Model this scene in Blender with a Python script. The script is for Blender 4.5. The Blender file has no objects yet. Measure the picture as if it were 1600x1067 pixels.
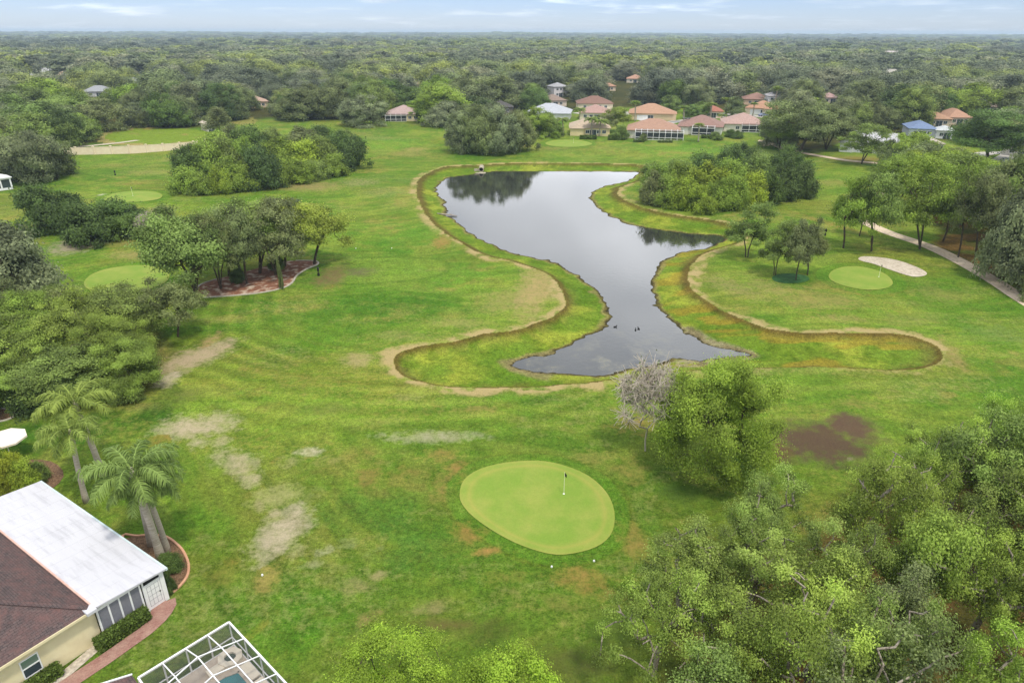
import bpy, bmesh, math, random
import numpy as np
from mathutils import Matrix, Vector

R = math.radians
random.seed(7)
RNG = np.random.default_rng(11)
SC = bpy.context.scene
COL = SC.collection

# ------------------------------------------------------------------ camera model (24 mm lens, 35 m up, looking 24 degrees down)
H, FPX = 35.0, 1066.67
TH = math.atan((533.5 - 51.5) / FPX)
CT, ST = math.cos(TH), math.sin(TH)
ROLL = 0.0028
CR, SR = math.cos(ROLL), math.sin(ROLL)
AX_F = np.array([0, CT, -ST])
_R0, _U0 = np.array([1., 0, 0]), np.array([0, ST, CT])
AX_R = _R0 * CR + _U0 * SR
AX_U = -_R0 * SR + _U0 * CR


def G(u, v, z=0.0):
    """ground point seen at picture position (u, v) of the 1600 x 1067 survey photograph, on the level z"""
    d = AX_F + AX_R * ((u - 800) / FPX) + AX_U * ((533.5 - v) / FPX)
    t = (z - H) / d[2]
    return d[0] * t, d[1] * t


def GP(pts, z=0.0):
    return np.array([G(u, v, z) for u, v in pts])


def PX(x, y, z=0.0):
    q = np.stack([np.asarray(x, float), np.asarray(y, float), np.asarray(z, float) - H + 0 * np.asarray(x, float)], -1)
    w = q @ AX_F
    return 800 + FPX * (q @ AX_R) / w, 533.5 - FPX * (q @ AX_U) / w, w


def top_z(x, y, vt):
    """height over (x, y) of a point seen at picture row vt"""
    lo, hi = 0.0, 34.9
    for _ in range(40):
        m = (lo + hi) / 2
        if PX(x, y, m)[1] > vt: lo = m
        else: hi = m
    return lo


def S(r, g, b, k=1.0):
    f = lambda c: (c / 255 / 12.92) if c / 255 < .04045 else ((c / 255 + .055) / 1.055) ** 2.4
    return np.array([f(r) * k, f(g) * k, f(b) * k])


# ------------------------------------------------------------------ noise
def _hash(ix, iy, seed):
    h = (ix.astype(np.int64) * 374761393 + iy.astype(np.int64) * 668265263 + seed * 1442695041) & 0xFFFFFFFF
    h = ((h ^ (h >> 13)) * 1274126177) & 0xFFFFFFFF
    return ((h ^ (h >> 16)) & 0xFFFFFF) / float(0xFFFFFF)


def vnoise(x, y, seed=0):
    ix, iy = np.floor(x), np.floor(y)
    fx, fy = x - ix, y - iy
    fx, fy = fx * fx * (3 - 2 * fx), fy * fy * (3 - 2 * fy)
    a, b = _hash(ix, iy, seed), _hash(ix + 1, iy, seed)
    c, d = _hash(ix, iy + 1, seed), _hash(ix + 1, iy + 1, seed)
    return (a * (1 - fx) + b * fx) * (1 - fy) + (c * (1 - fx) + d * fx) * fy


def fbm(x, y, seed=0, oct=4):
    s, a, t = 0, 1, 0
    for k in range(oct):
        s = s + a * vnoise(x * 2 ** k + 17.3 * k, y * 2 ** k - 9.1 * k, seed + k); t += a; a *= .55
    return s / t


def sstep(a, b, x):
    t = np.clip((x - a) / (b - a), 0, 1)
    return t * t * (3 - 2 * t)


def catmull(pts, n=4):
    p = np.asarray(pts, float); m = len(p); out = []
    for i in range(m):
        p0, p1, p2, p3 = p[i - 1], p[i], p[(i + 1) % m], p[(i + 2) % m]
        for k in range(n):
            t = k / n
            out.append(.5 * (2 * p1 + (p2 - p0) * t + (2 * p0 - 5 * p1 + 4 * p2 - p3) * t * t + (3 * p1 - p0 - 3 * p2 + p3) * t ** 3))
    return np.array(out)


def sdist(x, y, poly):
    """signed distance to a polygon, negative inside"""
    x = np.asarray(x, float); y = np.asarray(y, float)
    best = np.full(x.shape, 1e18); ins = np.zeros(x.shape, bool)
    n = len(poly)
    for i in range(n):
        ax, ay = poly[i]; bx, by = poly[(i + 1) % n]
        ex, ey = bx - ax, by - ay
        l2 = ex * ex + ey * ey + 1e-12
        t = np.clip(((x - ax) * ex + (y - ay) * ey) / l2, 0, 1)
        dx, dy = x - ax - t * ex, y - ay - t * ey
        np.minimum(best, dx * dx + dy * dy, out=best)
        if ay != by:
            c = ((ay > y) != (by > y)) & (x < ex * (y - ay) / (by - ay) + ax)
            ins ^= c
    d = np.sqrt(best)
    return np.where(ins, -d, d)


# ------------------------------------------------------------------ survey of the pond
WATER = [(687, 284), (680, 299), (690, 313), (697, 329), (693, 336), (710, 345), (732, 363), (755, 377), (775, 387), (800, 396), (825, 401), (855, 408),
         (880, 418), (900, 430), (920, 445), (935, 460), (942, 475), (947, 492), (944, 507), (925, 520), (907, 529), (885, 541), (862, 551),
         (825, 559), (802, 566), (806, 575), (832, 580), (867, 586), (905, 590), (945, 590), (962, 584), (1000, 576), (1025, 570), (1055, 562), (1095, 566), (1150, 560),
         (1178, 555), (1140, 546), (1105, 535), (1080, 522), (1065, 511), (1047, 497), (1032, 480), (1030, 467), (1022, 450), (1022, 435), (1032, 425), (1034, 412), (1055, 402),
         (1077, 392), (1102, 389), (1122, 381), (1141, 372), (1120, 368), (1075, 364), (1032, 359), (995, 353), (965, 342), (942, 329), (925, 314),
         (927, 302), (945, 292), (980, 284), (997, 273), (992, 269), (900, 268), (800, 268), (757, 269), (735, 273), (705, 277)]
LIP = [(735, 259), (700, 260), (682, 265), (668, 271), (657, 278), (651, 292), (654, 312), (662, 332), (675, 346), (695, 365), (720, 378), (742, 392), (770, 402),
       (800, 408), (832, 418), (860, 430), (875, 447), (882, 464), (880, 480), (862, 495), (832, 508), (800, 517), (750, 523), (712, 534), (662, 540),
       (632, 546), (617, 555), (614, 566), (620, 579), (637, 590), (662, 599), (700, 605), (760, 606), (845, 603), (925, 598), (1000, 588), (1100, 578), (1200, 574),
       (1270, 573), (1325, 575), (1387, 578), (1437, 576), (1463, 569), (1472, 557), (1468, 546), (1450, 535), (1420, 525), (1375, 520), (1325, 519), (1282, 521), (1237, 519),
       (1200, 514), (1180, 507), (1150, 496), (1122, 482), (1100, 467), (1081, 452), (1075, 440), (1077, 420), (1087, 405), (1112, 392), (1140, 384),
       (1160, 376), (1172, 364), (1170, 355), (1137, 348), (1100, 342), (1062, 337), (1025, 330), (995, 321), (975, 312), (965, 303), (969, 293), (985, 287), (1003, 281),
       (1010, 270), (1003, 258), (950, 256), (870, 255), (800, 255)]
ZW = -1.0
W_POLY = catmull(GP(WATER, ZW), 2)
L_POLY = catmull(GP(LIP, 0), 2)

GREENS = {  # outline of every putting green on the course
    'main': [(718, 775), (725, 750), (750, 733), (790, 723), (840, 720), (880, 727), (920, 744), (948, 770), (960, 800), (957, 830), (940, 850), (910, 862),
             (870, 867), (830, 858), (790, 841), (750, 816), (727, 795)],
    'east': [(1295, 430), (1303, 421), (1325, 416), (1352, 418), (1378, 426), (1393, 437), (1393, 446), (1375, 452), (1345, 452), (1315, 445), (1300, 438)],
    'west': [(131, 445), (140, 430), (165, 420), (200, 415), (240, 415), (262, 423), (262, 438), (240, 450), (200, 457), (150, 456)],
    'northwest': [(162, 312), (175, 304), (205, 299), (235, 300), (253, 306), (250, 313), (230, 317), (195, 319), (172, 318)],
    'far west': [(88, 256), (96, 251), (107, 250), (113, 254), (106, 258), (94, 259)],
    'far': [(852, 224), (865, 220), (890, 219), (915, 221), (925, 226), (905, 230), (880, 230), (860, 228)],
    'northeast': [(1164, 237), (1175, 233), (1195, 232), (1220, 236), (1222, 241), (1200, 243), (1175, 242)]}
G_POLY = {k: catmull(GP(v), 3) for k, v in GREENS.items()}
BUNKER = catmull(GP([(1341, 404), (1350, 401), (1375, 403), (1402, 408), (1430, 418), (1447, 427), (1444, 432), (1425, 433), (1395, 424), (1365, 413), (1346, 408)]), 3)
ISLAND = catmull(GP([(306, 458), (310, 465), (345, 464), (400, 460), (438, 453), (456, 444), (464, 431), (480, 420), (496, 413), (494, 408), (472, 407), (440, 409), (400, 420), (340, 436), (312, 446)]), 3)
WOOD_SE = GP([(1130, 826), (1185, 796), (1250, 775), (1312, 772), (1372, 730), (1410, 675), (1480, 660), (1560, 665), (1700, 640), (1900, 700), (1900, 1320), (1055, 1320), (1055, 1000), (1062, 930), (1080, 880), (1098, 840)], 6.5)
WOOD_W = GP([(-400, 410), (0, 482), (90, 474), (190, 490), (240, 525), (236, 560), (205, 588), (150, 600), (90, 600), (0, 590), (-300, 610)], 3.0)
MEDIC = [(-400, 330), (0, 286), (90, 282), (97, 246), (140, 226), (200, 223), (215, 208), (310, 199), (360, 192), (420, 186), (500, 190), (600, 191), (660, 190), (700, 196), (735, 205),
         (830, 200), (850, 184), (890, 176), (960, 170), (1050, 168), (1120, 172), (1190, 188), (1215, 232), (1240, 238), (1300, 232), (1330, 216), (1420, 214), (1560, 232), (1700, 260), (2100, 300)]
FB_U = [p[0] for p in MEDIC]; FB_V = [p[1] for p in MEDIC]
CLEAR = [(170, 214, 150, 12), (238, 214, 95, 15), (250, 79, 52, 3.0), (140, 80, 36, 2.2), (486, 73.5, 32, 1.6), (1390, 117, 20, 2.5), (1590, 82, 26, 3), (1345, 81, 30, 2),
         (1068, 60.5, 14, .8), (80, 125, 22, 8), (380, 189, 22, 6)]


def in_clear(u, v):
    m = np.zeros(np.shape(u), bool)
    for cu, cv, ru, rv in CLEAR[1:]:
        m |= ((u - cu) / ru) ** 2 + ((v - cv) / rv) ** 2 < 1
    return m


def hgt(x, y):
    x = np.asarray(x, float); y = np.asarray(y, float)
    dl = sdist(x, y, L_POLY) + (fbm(x / 3.1, y / 3.1, 71, 3) - .5) * .9; dw = sdist(x, y, W_POLY) + (fbm(x / 2.2, y / 2.2, 72, 4) - .5) * 2.0
    und = (fbm(x / 38, y / 38, 3, 3) - .5) * 1.1 * sstep(3, 30, dl) * sstep(48, 95, np.hypot(x, y))
    far = sstep(2600, 6500, y) * (4 + 22 * fbm(x / 1500, y / 1500, 21, 3))
    z = und + far
    dl_, dw_ = -dl, np.maximum(dw, 0)
    bank = -.40 - .56 * dl_ / (dl_ + dw_ + 1e-6)
    sc = sstep(0, 1, dl_ / np.clip(y / 62, 1, 2.8))
    z = np.where(dl < 0, sc * bank, z)
    z = np.where((dw < 0) & (dl < .6), np.minimum(z, ZW + .02 - .5 * sstep(0, 3.5, -dw)), z)
    return z


def hz(x, y):
    return float(hgt(np.array([x]), np.array([y]))[0])


# ------------------------------------------------------------------ small mesh helpers
def link(name, me, mat=None, parent=None):
    o = bpy.data.objects.new(name, me); COL.objects.link(o)
    if mat is not None and me is not None: me.materials.append(mat)
    if parent is not None: o.parent = parent
    return o


def tag(o, label=None, cat=None, group=None, kind=None):
    if label: o['label'] = label
    if cat: o['category'] = cat
    if group: o['group'] = group
    if kind: o['kind'] = kind
    return o


def empty(name, loc, rz=0.0, label=None, cat=None, group=None):
    o = bpy.data.objects.new(name, None); COL.objects.link(o)
    o.location = loc; o.rotation_euler = (0, 0, rz); o.empty_display_size = .3
    return tag(o, label, cat, group)


class MB:
    def __init__(s): s.v = []; s.f = []; s.uv = []
    def quad(s, *p):
        n = len(s.v); s.v += [tuple(q) for q in p]; s.f.append(tuple(range(n, n + len(p)))); return s
    def box(s, x0, x1, y0, y1, z0, z1):
        n = len(s.v)
        s.v += [(x0, y0, z0), (x1, y0, z0), (x1, y1, z0), (x0, y1, z0), (x0, y0, z1), (x1, y0, z1), (x1, y1, z1), (x0, y1, z1)]
        s.f += [tuple(n + i for i in q) for q in ((3, 2, 1, 0), (4, 5, 6, 7), (0, 1, 5, 4), (1, 2, 6, 5), (2, 3, 7, 6), (3, 0, 4, 7))]
        return s
    def bar(s, p, q, w, h=None):
        """square section beam from p to q"""
        p, q = Vector(p), Vector(q); d = (q - p).normalized(); h = h or w
        a = d.cross(Vector((0, 0, 1)))
        a = Vector((1, 0, 0)) if a.length < 1e-4 else a.normalized()
        b = a.cross(d).normalized(); n = len(s.v)
        for c in (p, q):
            for i, j in ((-1, -1), (1, -1), (1, 1), (-1, 1)): s.v.append(tuple(c + a * (i * w / 2) + b * (j * h / 2)))
        s.f += [tuple(n + i for i in t) for t in ((0, 1, 2, 3), (7, 6, 5, 4), (0, 4, 5, 1), (1, 5, 6, 2), (2, 6, 7, 3), (3, 7, 4, 0))]
        return s
    def tube(s, pts, rad, n=8, cap=True):
        pts = [Vector(p) for p in pts]; base = len(s.v); m = len(pts)
        for i, p in enumerate(pts):
            d = (pts[min(i + 1, m - 1)] - pts[max(i - 1, 0)]).normalized()
            a = d.cross(Vector((0, 1, 0)));
            if a.length < .05: a = d.cross(Vector((1, 0, 0)))
            a.normalize(); b = d.cross(a); r = rad[i] if hasattr(rad, '__len__') else rad
            for k in range(n):
                t = 2 * math.pi * k / n; s.v.append(tuple(p + a * (r * math.cos(t)) + b * (r * math.sin(t))))
        for i in range(m - 1):
            for k in range(n):
                k2 = (k + 1) % n
                s.f.append((base + i * n + k, base + i * n + k2, base + (i + 1) * n + k2, base + (i + 1) * n + k))
        if cap:
            s.f.append(tuple(base + k for k in range(n))[::-1]); s.f.append(tuple(base + (m - 1) * n + k for k in range(n)))
        return s
    def build(s, name, mat, parent=None, smooth=False):
        me = bpy.data.meshes.new(name); me.from_pydata(s.v, [], s.f); me.update()
        if smooth: me.polygons.foreach_set('use_smooth', [True] * len(me.polygons))
        return link(name, me, mat, parent)


def np_mesh(name, verts, faces4, fattr=None, smooth=False, vcol=None, worn_shade=None):
    me = bpy.data.meshes.new(name); n = len(verts); m = len(faces4); k = faces4.shape[1]
    me.vertices.add(n); me.vertices.foreach_set('co', np.ascontiguousarray(verts, np.float32).ravel())
    me.loops.add(m * k); me.loops.foreach_set('vertex_index', np.ascontiguousarray(faces4, np.int32).ravel())
    me.polygons.add(m)
    me.polygons.foreach_set('loop_start', np.arange(0, m * k, k, dtype=np.int32))
    try: me.polygons.foreach_set('loop_total', np.full(m, k, np.int32))
    except Exception: pass
    if smooth: me.polygons.foreach_set('use_smooth', np.ones(m, bool))
    me.update(calc_edges=True)
    if fattr is not None:
        a = me.attributes.new('tone', 'FLOAT', 'FACE'); a.data.foreach_set('value', np.ascontiguousarray(fattr, np.float32))
    if vcol is not None:
        a = me.attributes.new('soil', 'FLOAT_COLOR', 'POINT')
        c = np.ones((n, 4), np.float32); c[:, :3] = vcol; a.data.foreach_set('color', c.ravel())
    if worn_shade is not None:
        a = me.attributes.new('worn_shade', 'FLOAT_COLOR', 'POINT'); a.data.foreach_set('color', np.ascontiguousarray(worn_shade, np.float32).ravel())
    return me


# ------------------------------------------------------------------ materials
def mat(name, col=(.5, .5, .5), rough=.8, spec=.2):
    m = bpy.data.materials.new(name); m.use_nodes = True
    b = m.node_tree.nodes['Principled BSDF']
    b.inputs['Base Color'].default_value = (*col, 1); b.inputs['Roughness'].default_value = rough
    b.inputs['Specular IOR Level'].default_value = spec
    return m, m.node_tree, b


def N(nt, t, **kw):
    n = nt.nodes.new(t)
    for k, v in kw.items():
        if k in ('blend_type', 'data_type', 'operation', 'attribute_name', 'attribute_type', 'wave_type', 'bands_direction', 'sky_type', 'noise_dimensions', 'feature', 'vector_type', 'clamp'): setattr(n, k, v)
        else: n.inputs[k.replace('_', ' ')].default_value = v
    return n


def mixc(nt, fac, a, b, mode='MIX'):
    n = nt.nodes.new('ShaderNodeMix'); n.data_type = 'RGBA'; n.blend_type = mode
    for s, v in ((0, fac), (6, a), (7, b)):
        if hasattr(v, 'is_linked') or hasattr(v, 'links'): nt.links.new(v, n.inputs[s])
        elif s == 0: n.inputs[0].default_value = v
        else: n.inputs[s].default_value = (*v[:3], 1)
    return n.outputs[2]


def noise_mat(name, c1, c2, scale=3.0, rough=.85, spec=.15, detail=6, bump=0.0, c3=None, scale3=20.0, coord='Object', stretch=None):
    m, nt, b = mat(name, c1, rough, spec)
    tc = N(nt, 'ShaderNodeTexCoord'); vec = tc.outputs[coord]
    if stretch:
        mp = N(nt, 'ShaderNodeMapping'); mp.inputs['Scale'].default_value = stretch; nt.links.new(vec, mp.inputs[0]); vec = mp.outputs[0]
    n1 = N(nt, 'ShaderNodeTexNoise', Scale=scale, Detail=detail, Roughness=.65); nt.links.new(vec, n1.inputs['Vector'])
    cr = N(nt, 'ShaderNodeMapRange'); cr.inputs[1].default_value = .35; cr.inputs[2].default_value = .65; nt.links.new(n1.outputs['Fac'], cr.inputs[0])
    c = mixc(nt, cr.outputs[0], c1, c2)
    if c3 is not None:
        n2 = N(nt, 'ShaderNodeTexNoise', Scale=scale3, Detail=3); nt.links.new(vec, n2.inputs['Vector'])
        r2 = N(nt, 'ShaderNodeMapRange'); r2.inputs[1].default_value = .5; r2.inputs[2].default_value = .68; nt.links.new(n2.outputs['Fac'], r2.inputs[0])
        c = mixc(nt, r2.outputs[0], c, c3)
    nt.links.new(c, b.inputs['Base Color'])
    if bump:
        bp = N(nt, 'ShaderNodeBump', Strength=.6, Distance=bump); nt.links.new(n1.outputs['Fac'], bp.inputs['Height']); nt.links.new(bp.outputs[0], b.inputs['Normal'])
    return m


def leaf_mat(name, dark, light, trans=.35, rnd=None, warm=None):
    """leaves: tone per leaf from the mesh, tint per plant from the object colour, or a ramp over the plants of the wood"""
    m, nt, b = mat(name, light, .6, .12)
    at = N(nt, 'ShaderNodeAttribute', attribute_name='tone')
    oi = N(nt, 'ShaderNodeObjectInfo')
    c = mixc(nt, at.outputs['Fac'], dark, light)
    if rnd is None:
        c = mixc(nt, 1.0, c, oi.outputs['Color'], 'MULTIPLY')
    else:
        rp = nt.nodes.new('ShaderNodeValToRGB'); el = rp.color_ramp.elements
        el[0].position = 0; el[0].color = (*rnd[0], 1); el[1].position = 1; el[1].color = (*rnd[-1], 1)
        for i, q in enumerate(rnd[1:-1]):
            e = el.new((i + 1) / (len(rnd) - 1)); e.color = (*q, 1)
        nt.links.new(oi.outputs['Random'], rp.inputs[0])
        c = mixc(nt, 1.0, c, rp.outputs[0], 'MULTIPLY')
    nt.links.new(c, b.inputs['Base Color'])
    tr = N(nt, 'ShaderNodeBsdfTranslucent'); nt.links.new(c, tr.inputs['Color'])
    ms = N(nt, 'ShaderNodeMixShader'); ms.inputs[0].default_value = trans
    out = nt.nodes['Material Output']
    nt.links.new(b.outputs[0], ms.inputs[1]); nt.links.new(tr.outputs[0], ms.inputs[2]); nt.links.new(ms.outputs[0], out.inputs[0])
    return m


M = {}
LD, LL = np.array([.09, .112, .034]), np.array([.43, .525, .14])
M['leaf'] = leaf_mat('leaves', LD, LL)
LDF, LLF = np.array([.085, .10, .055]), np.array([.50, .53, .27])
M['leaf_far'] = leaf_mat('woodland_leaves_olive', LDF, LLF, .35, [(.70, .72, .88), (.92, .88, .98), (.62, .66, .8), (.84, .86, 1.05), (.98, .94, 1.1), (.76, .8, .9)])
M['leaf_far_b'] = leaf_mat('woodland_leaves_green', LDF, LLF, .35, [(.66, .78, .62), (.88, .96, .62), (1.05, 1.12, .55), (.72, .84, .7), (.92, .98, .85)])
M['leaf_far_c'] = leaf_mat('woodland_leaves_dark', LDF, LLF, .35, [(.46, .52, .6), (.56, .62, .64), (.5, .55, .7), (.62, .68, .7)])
M['frond'] = leaf_mat('palm_fronds', np.array([.10, .14, .035]), np.array([.36, .44, .13]), .3)
M['bark'] = noise_mat('pale_bark', S(176, 166, 152), S(136, 126, 112), 2.5, c3=S(70, 62, 52), scale3=7)
M['bark_dark'] = noise_mat('dark_bark', S(92, 82, 68), S(62, 54, 44), 2.5)
M['palm_bark'] = noise_mat('palm_bark', S(190, 180, 164), S(150, 140, 124), 3, stretch=(1, 1, 9))
M['twig'] = noise_mat('dry_twigs', S(196, 186, 172), S(160, 150, 136), 2)
M['white'] = noise_mat('white_paint', S(238, 238, 238), S(226, 226, 228), 1.5, .5, .3)
M['roof_white'] = noise_mat('white_roof_coating', S(198, 198, 204), S(192, 192, 198), .5, .65, .15, c3=S(182, 182, 188), scale3=1.1, stretch=(.35, 2.4, 1))
M['stucco'] = noise_mat('beige_stucco', S(228, 216, 178), S(218, 204, 166), 1.2, .9, .1)
M['glass'] = mat('window_glass', S(58, 68, 74), .08, .6)[0]
M['glass_green'] = mat('green_tinted_glass', S(105, 130, 115), .08, .6)[0]
M['screen_grey'] = noise_mat('grey_screen_fabric', S(128, 128, 136), S(118, 118, 127), 6, .7, .1)
M['dark'] = mat('dark_opening', S(38, 38, 40), .6, .2)[0]
M['black'] = noise_mat('black_plastic', S(34, 36, 34), S(24, 24, 24), 8, .5, .3)
M['coral'] = noise_mat('coral_flashing', S(216, 180, 166), S(200, 160, 146), 2)
M['curb'] = noise_mat('terracotta_curb', S(205, 160, 130), S(186, 138, 110), 2.5)
M['curb_grey'] = noise_mat('concrete_curb', S(186, 180, 165), S(160, 152, 136), 2.5)
M['concrete'] = noise_mat('concrete', S(188, 180, 160), S(150, 142, 122), 1.5, c3=S(120, 112, 95), scale3=4)
M['mulch'] = noise_mat('mulch', S(112, 88, 68), S(78, 60, 46), 4, .95, .05, bump=.03, c3=S(150, 122, 96), scale3=16)
M['mulch_red'] = noise_mat('red_mulch', S(146, 104, 82), S(112, 78, 62), 2, .95, .05, bump=.04, c3=S(196, 180, 160), scale3=.9)
M['flag'] = mat('black_flag_cloth', S(30, 36, 26), .8, .1)[0]
M['pole'] = mat('pale_pole_paint', S(226, 228, 190), .5, .3)[0]
M['paver'] = noise_mat('patio_pavers', S(206, 194, 180), S(184, 170, 156), 1.5)
M['umbrella'] = noise_mat('cream_canvas', S(236, 226, 208), S(224, 212, 194), 1.5, .9, .05)
M['pool'] = mat('pool_water', S(62, 128, 132), .04, .5)[0]
M['wall_tan'] = noise_mat('tan_wall_panel', S(238, 222, 196), S(228, 210, 182), .8, .9, .1)
M['bunker'] = noise_mat('bunker_sand', S(198, 188, 170), S(180, 168, 150), .6, .95, .05, bump=.04, c3=S(160, 148, 132), scale3=3)
M['rock'] = noise_mat('pale_stone', S(208, 198, 182), S(160, 150, 136), 5)


def screen_material():
    m, nt, b = mat('insect_screen', S(70, 72, 74), .8, .1)
    t = N(nt, 'ShaderNodeBsdfTransparent'); ms = N(nt, 'ShaderNodeMixShader'); ms.inputs[0].default_value = .34
    nt.links.new(t.outputs[0], ms.inputs[1]); nt.links.new(b.outputs[0], ms.inputs[2]); nt.links.new(ms.outputs[0], nt.nodes['Material Output'].inputs[0])
    return m


M['screen'] = screen_material()


def brick_like(name, c1, c2, mortar, w, h, rough=.9, c3=None, msize=.012):
    m, nt, b = mat(name, c1, rough, .1)
    tc = N(nt, 'ShaderNodeTexCoord')
    br = N(nt, 'ShaderNodeTexBrick', Scale=1.0); br.inputs['Brick Width'].default_value = w; br.inputs['Row Height'].default_value = h
    br.inputs['Mortar Size'].default_value = msize; br.inputs['Color1'].default_value = (*c1, 1); br.inputs['Color2'].default_value = (*c2, 1); br.inputs['Mortar'].default_value = (*mortar, 1)
    nt.links.new(tc.outputs['UV'], br.inputs['Vector'])
    c = br.outputs['Color']
    n1 = N(nt, 'ShaderNodeTexNoise', Scale=1.1, Detail=6, Roughness=.7); nt.links.new(tc.outputs['UV'], n1.inputs['Vector'])
    r = N(nt, 'ShaderNodeMapRange'); r.inputs[1].default_value = .42; r.inputs[2].default_value = .66; nt.links.new(n1.outputs['Fac'], r.inputs[0])
    if c3 is not None: c = mixc(nt, r.outputs[0], c, c3)
    n2 = N(nt, 'ShaderNodeTexNoise', Scale=9, Detail=2); nt.links.new(tc.outputs['UV'], n2.inputs['Vector'])
    c = mixc(nt, .35, c, n2.outputs['Fac'], 'OVERLAY')
    nt.links.new(c, b.inputs['Base Color'])
    bp = N(nt, 'ShaderNodeBump', Strength=.5, Distance=.02); nt.links.new(br.outputs['Fac'], bp.inputs['Height']); bp.invert = True
    nt.links.new(bp.outputs[0], b.inputs['Normal'])
    return m


M['shingle'] = brick_like('brown_shingles', S(98, 86, 84), S(82, 73, 73), S(56, 50, 51), .33, .16, c3=S(106, 82, 79))
M['brick_path'] = brick_like('brick_pavers', S(160, 122, 110), S(146, 106, 96), S(126, 100, 90), .2, .1, c3=S(166, 134, 120), msize=.006)


def set_uv(me, fn):
    uv = me.uv_layers.new(name='UVMap')
    for l in me.loops:
        uv.data[l.index].uv = fn(me.vertices[l.vertex_index].co)


def ground_material():
    m, nt, b = mat('grass_and_soil', (.1, .2, .05), .95, .05)
    at = N(nt, 'ShaderNodeAttribute', attribute_name='soil')
    tc = N(nt, 'ShaderNodeTexCoord')
    c = at.outputs['Color']
    for sc, lo, hi, amt, mode in ((2.6, .3, .7, .42, 'OVERLAY'), (.55, .3, .7, .26, 'OVERLAY'), (8.0, .3, .7, .55, 'OVERLAY')):
        n = N(nt, 'ShaderNodeTexNoise', Scale=sc, Detail=5, Roughness=.7); nt.links.new(tc.outputs['Object'], n.inputs['Vector'])
        r = N(nt, 'ShaderNodeMapRange'); r.inputs[1].default_value = lo; r.inputs[2].default_value = hi; nt.links.new(n.outputs['Fac'], r.inputs[0])
        c = mixc(nt, amt, c, r.outputs[0], mode)
    # straw tips in the turf
    n = N(nt, 'ShaderNodeTexNoise', Scale=1.7, Detail=8, Roughness=.8); nt.links.new(tc.outputs['Object'], n.inputs['Vector'])
    r = N(nt, 'ShaderNodeMapRange'); r.inputs[1].default_value = .52; r.inputs[2].default_value = .74; r.inputs[4].default_value = .38; nt.links.new(n.outputs['Fac'], r.inputs[0])
    c = mixc(nt, r.outputs[0], c, S(142, 136, 62))
    # wear and painted tree shade: bare, bleached and darkened turf with frayed edges
    wa = N(nt, 'ShaderNodeAttribute', attribute_name='worn_shade')
    n = N(nt, 'ShaderNodeTexNoise', Scale=1.3, Detail=9, Roughness=.78); nt.links.new(tc.outputs['Object'], n.inputs['Vector'])
    m1 = N(nt, 'ShaderNodeMath', operation='MULTIPLY_ADD'); m1.inputs[1].default_value = 1.05; m1.inputs[2].default_value = -1.0; nt.links.new(wa.outputs['Alpha'], m1.inputs[0])
    m2 = N(nt, 'ShaderNodeMath', operation='MULTIPLY_ADD'); m2.inputs[1].default_value = 1.6; nt.links.new(n.outputs['Fac'], m2.inputs[0]); nt.links.new(m1.outputs[0], m2.inputs[2])
    m3 = N(nt, 'ShaderNodeMapRange'); m3.inputs[1].default_value = 0; m3.inputs[2].default_value = .62; m3.inputs[4].default_value = .9; nt.links.new(m2.outputs[0], m3.inputs[0])
    n = N(nt, 'ShaderNodeTexNoise', Scale=6.0, Detail=4, Roughness=.7); nt.links.new(tc.outputs['Object'], n.inputs['Vector'])
    wc = mixc(nt, .5, wa.outputs['Color'], n.outputs['Fac'], 'OVERLAY')
    c = mixc(nt, m3.outputs[0], c, wc)
    nt.links.new(c, b.inputs['Base Color'])
    n = N(nt, 'ShaderNodeTexNoise', Scale=5.0, Detail=4, Roughness=.7); nt.links.new(tc.outputs['Object'], n.inputs['Vector'])
    bp = N(nt, 'ShaderNodeBump', Strength=.5, Distance=.12); nt.links.new(n.outputs['Fac'], bp.inputs['Height']); nt.links.new(bp.outputs[0], b.inputs['Normal'])
    return m


def green_material():
    m, nt, b = mat('putting_green_turf', S(150, 178, 74), .9, .08)
    tc = N(nt, 'ShaderNodeTexCoord')
    n = N(nt, 'ShaderNodeTexNoise', Scale=.3, Detail=5, Roughness=.6); nt.links.new(tc.outputs['Object'], n.inputs['Vector'])
    r = N(nt, 'ShaderNodeMapRange'); r.inputs[1].default_value = .4; r.inputs[2].default_value = .68; nt.links.new(n.outputs['Fac'], r.inputs[0])
    c = mixc(nt, r.outputs[0], S(116, 142, 56), S(138, 148, 70))
    n2 = N(nt, 'ShaderNodeTexNoise', Scale=7, Detail=6, Roughness=.75); nt.links.new(tc.outputs['Object'], n2.inputs['Vector'])
    c = mixc(nt, .3, c, n2.outputs['Fac'], 'OVERLAY')
    at = N(nt, 'ShaderNodeAttribute', attribute_name='tone')
    c = mixc(nt, at.outputs['Fac'], c, S(160, 148, 78))
    nt.links.new(c, b.inputs['Base Color'])
    return m


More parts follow.
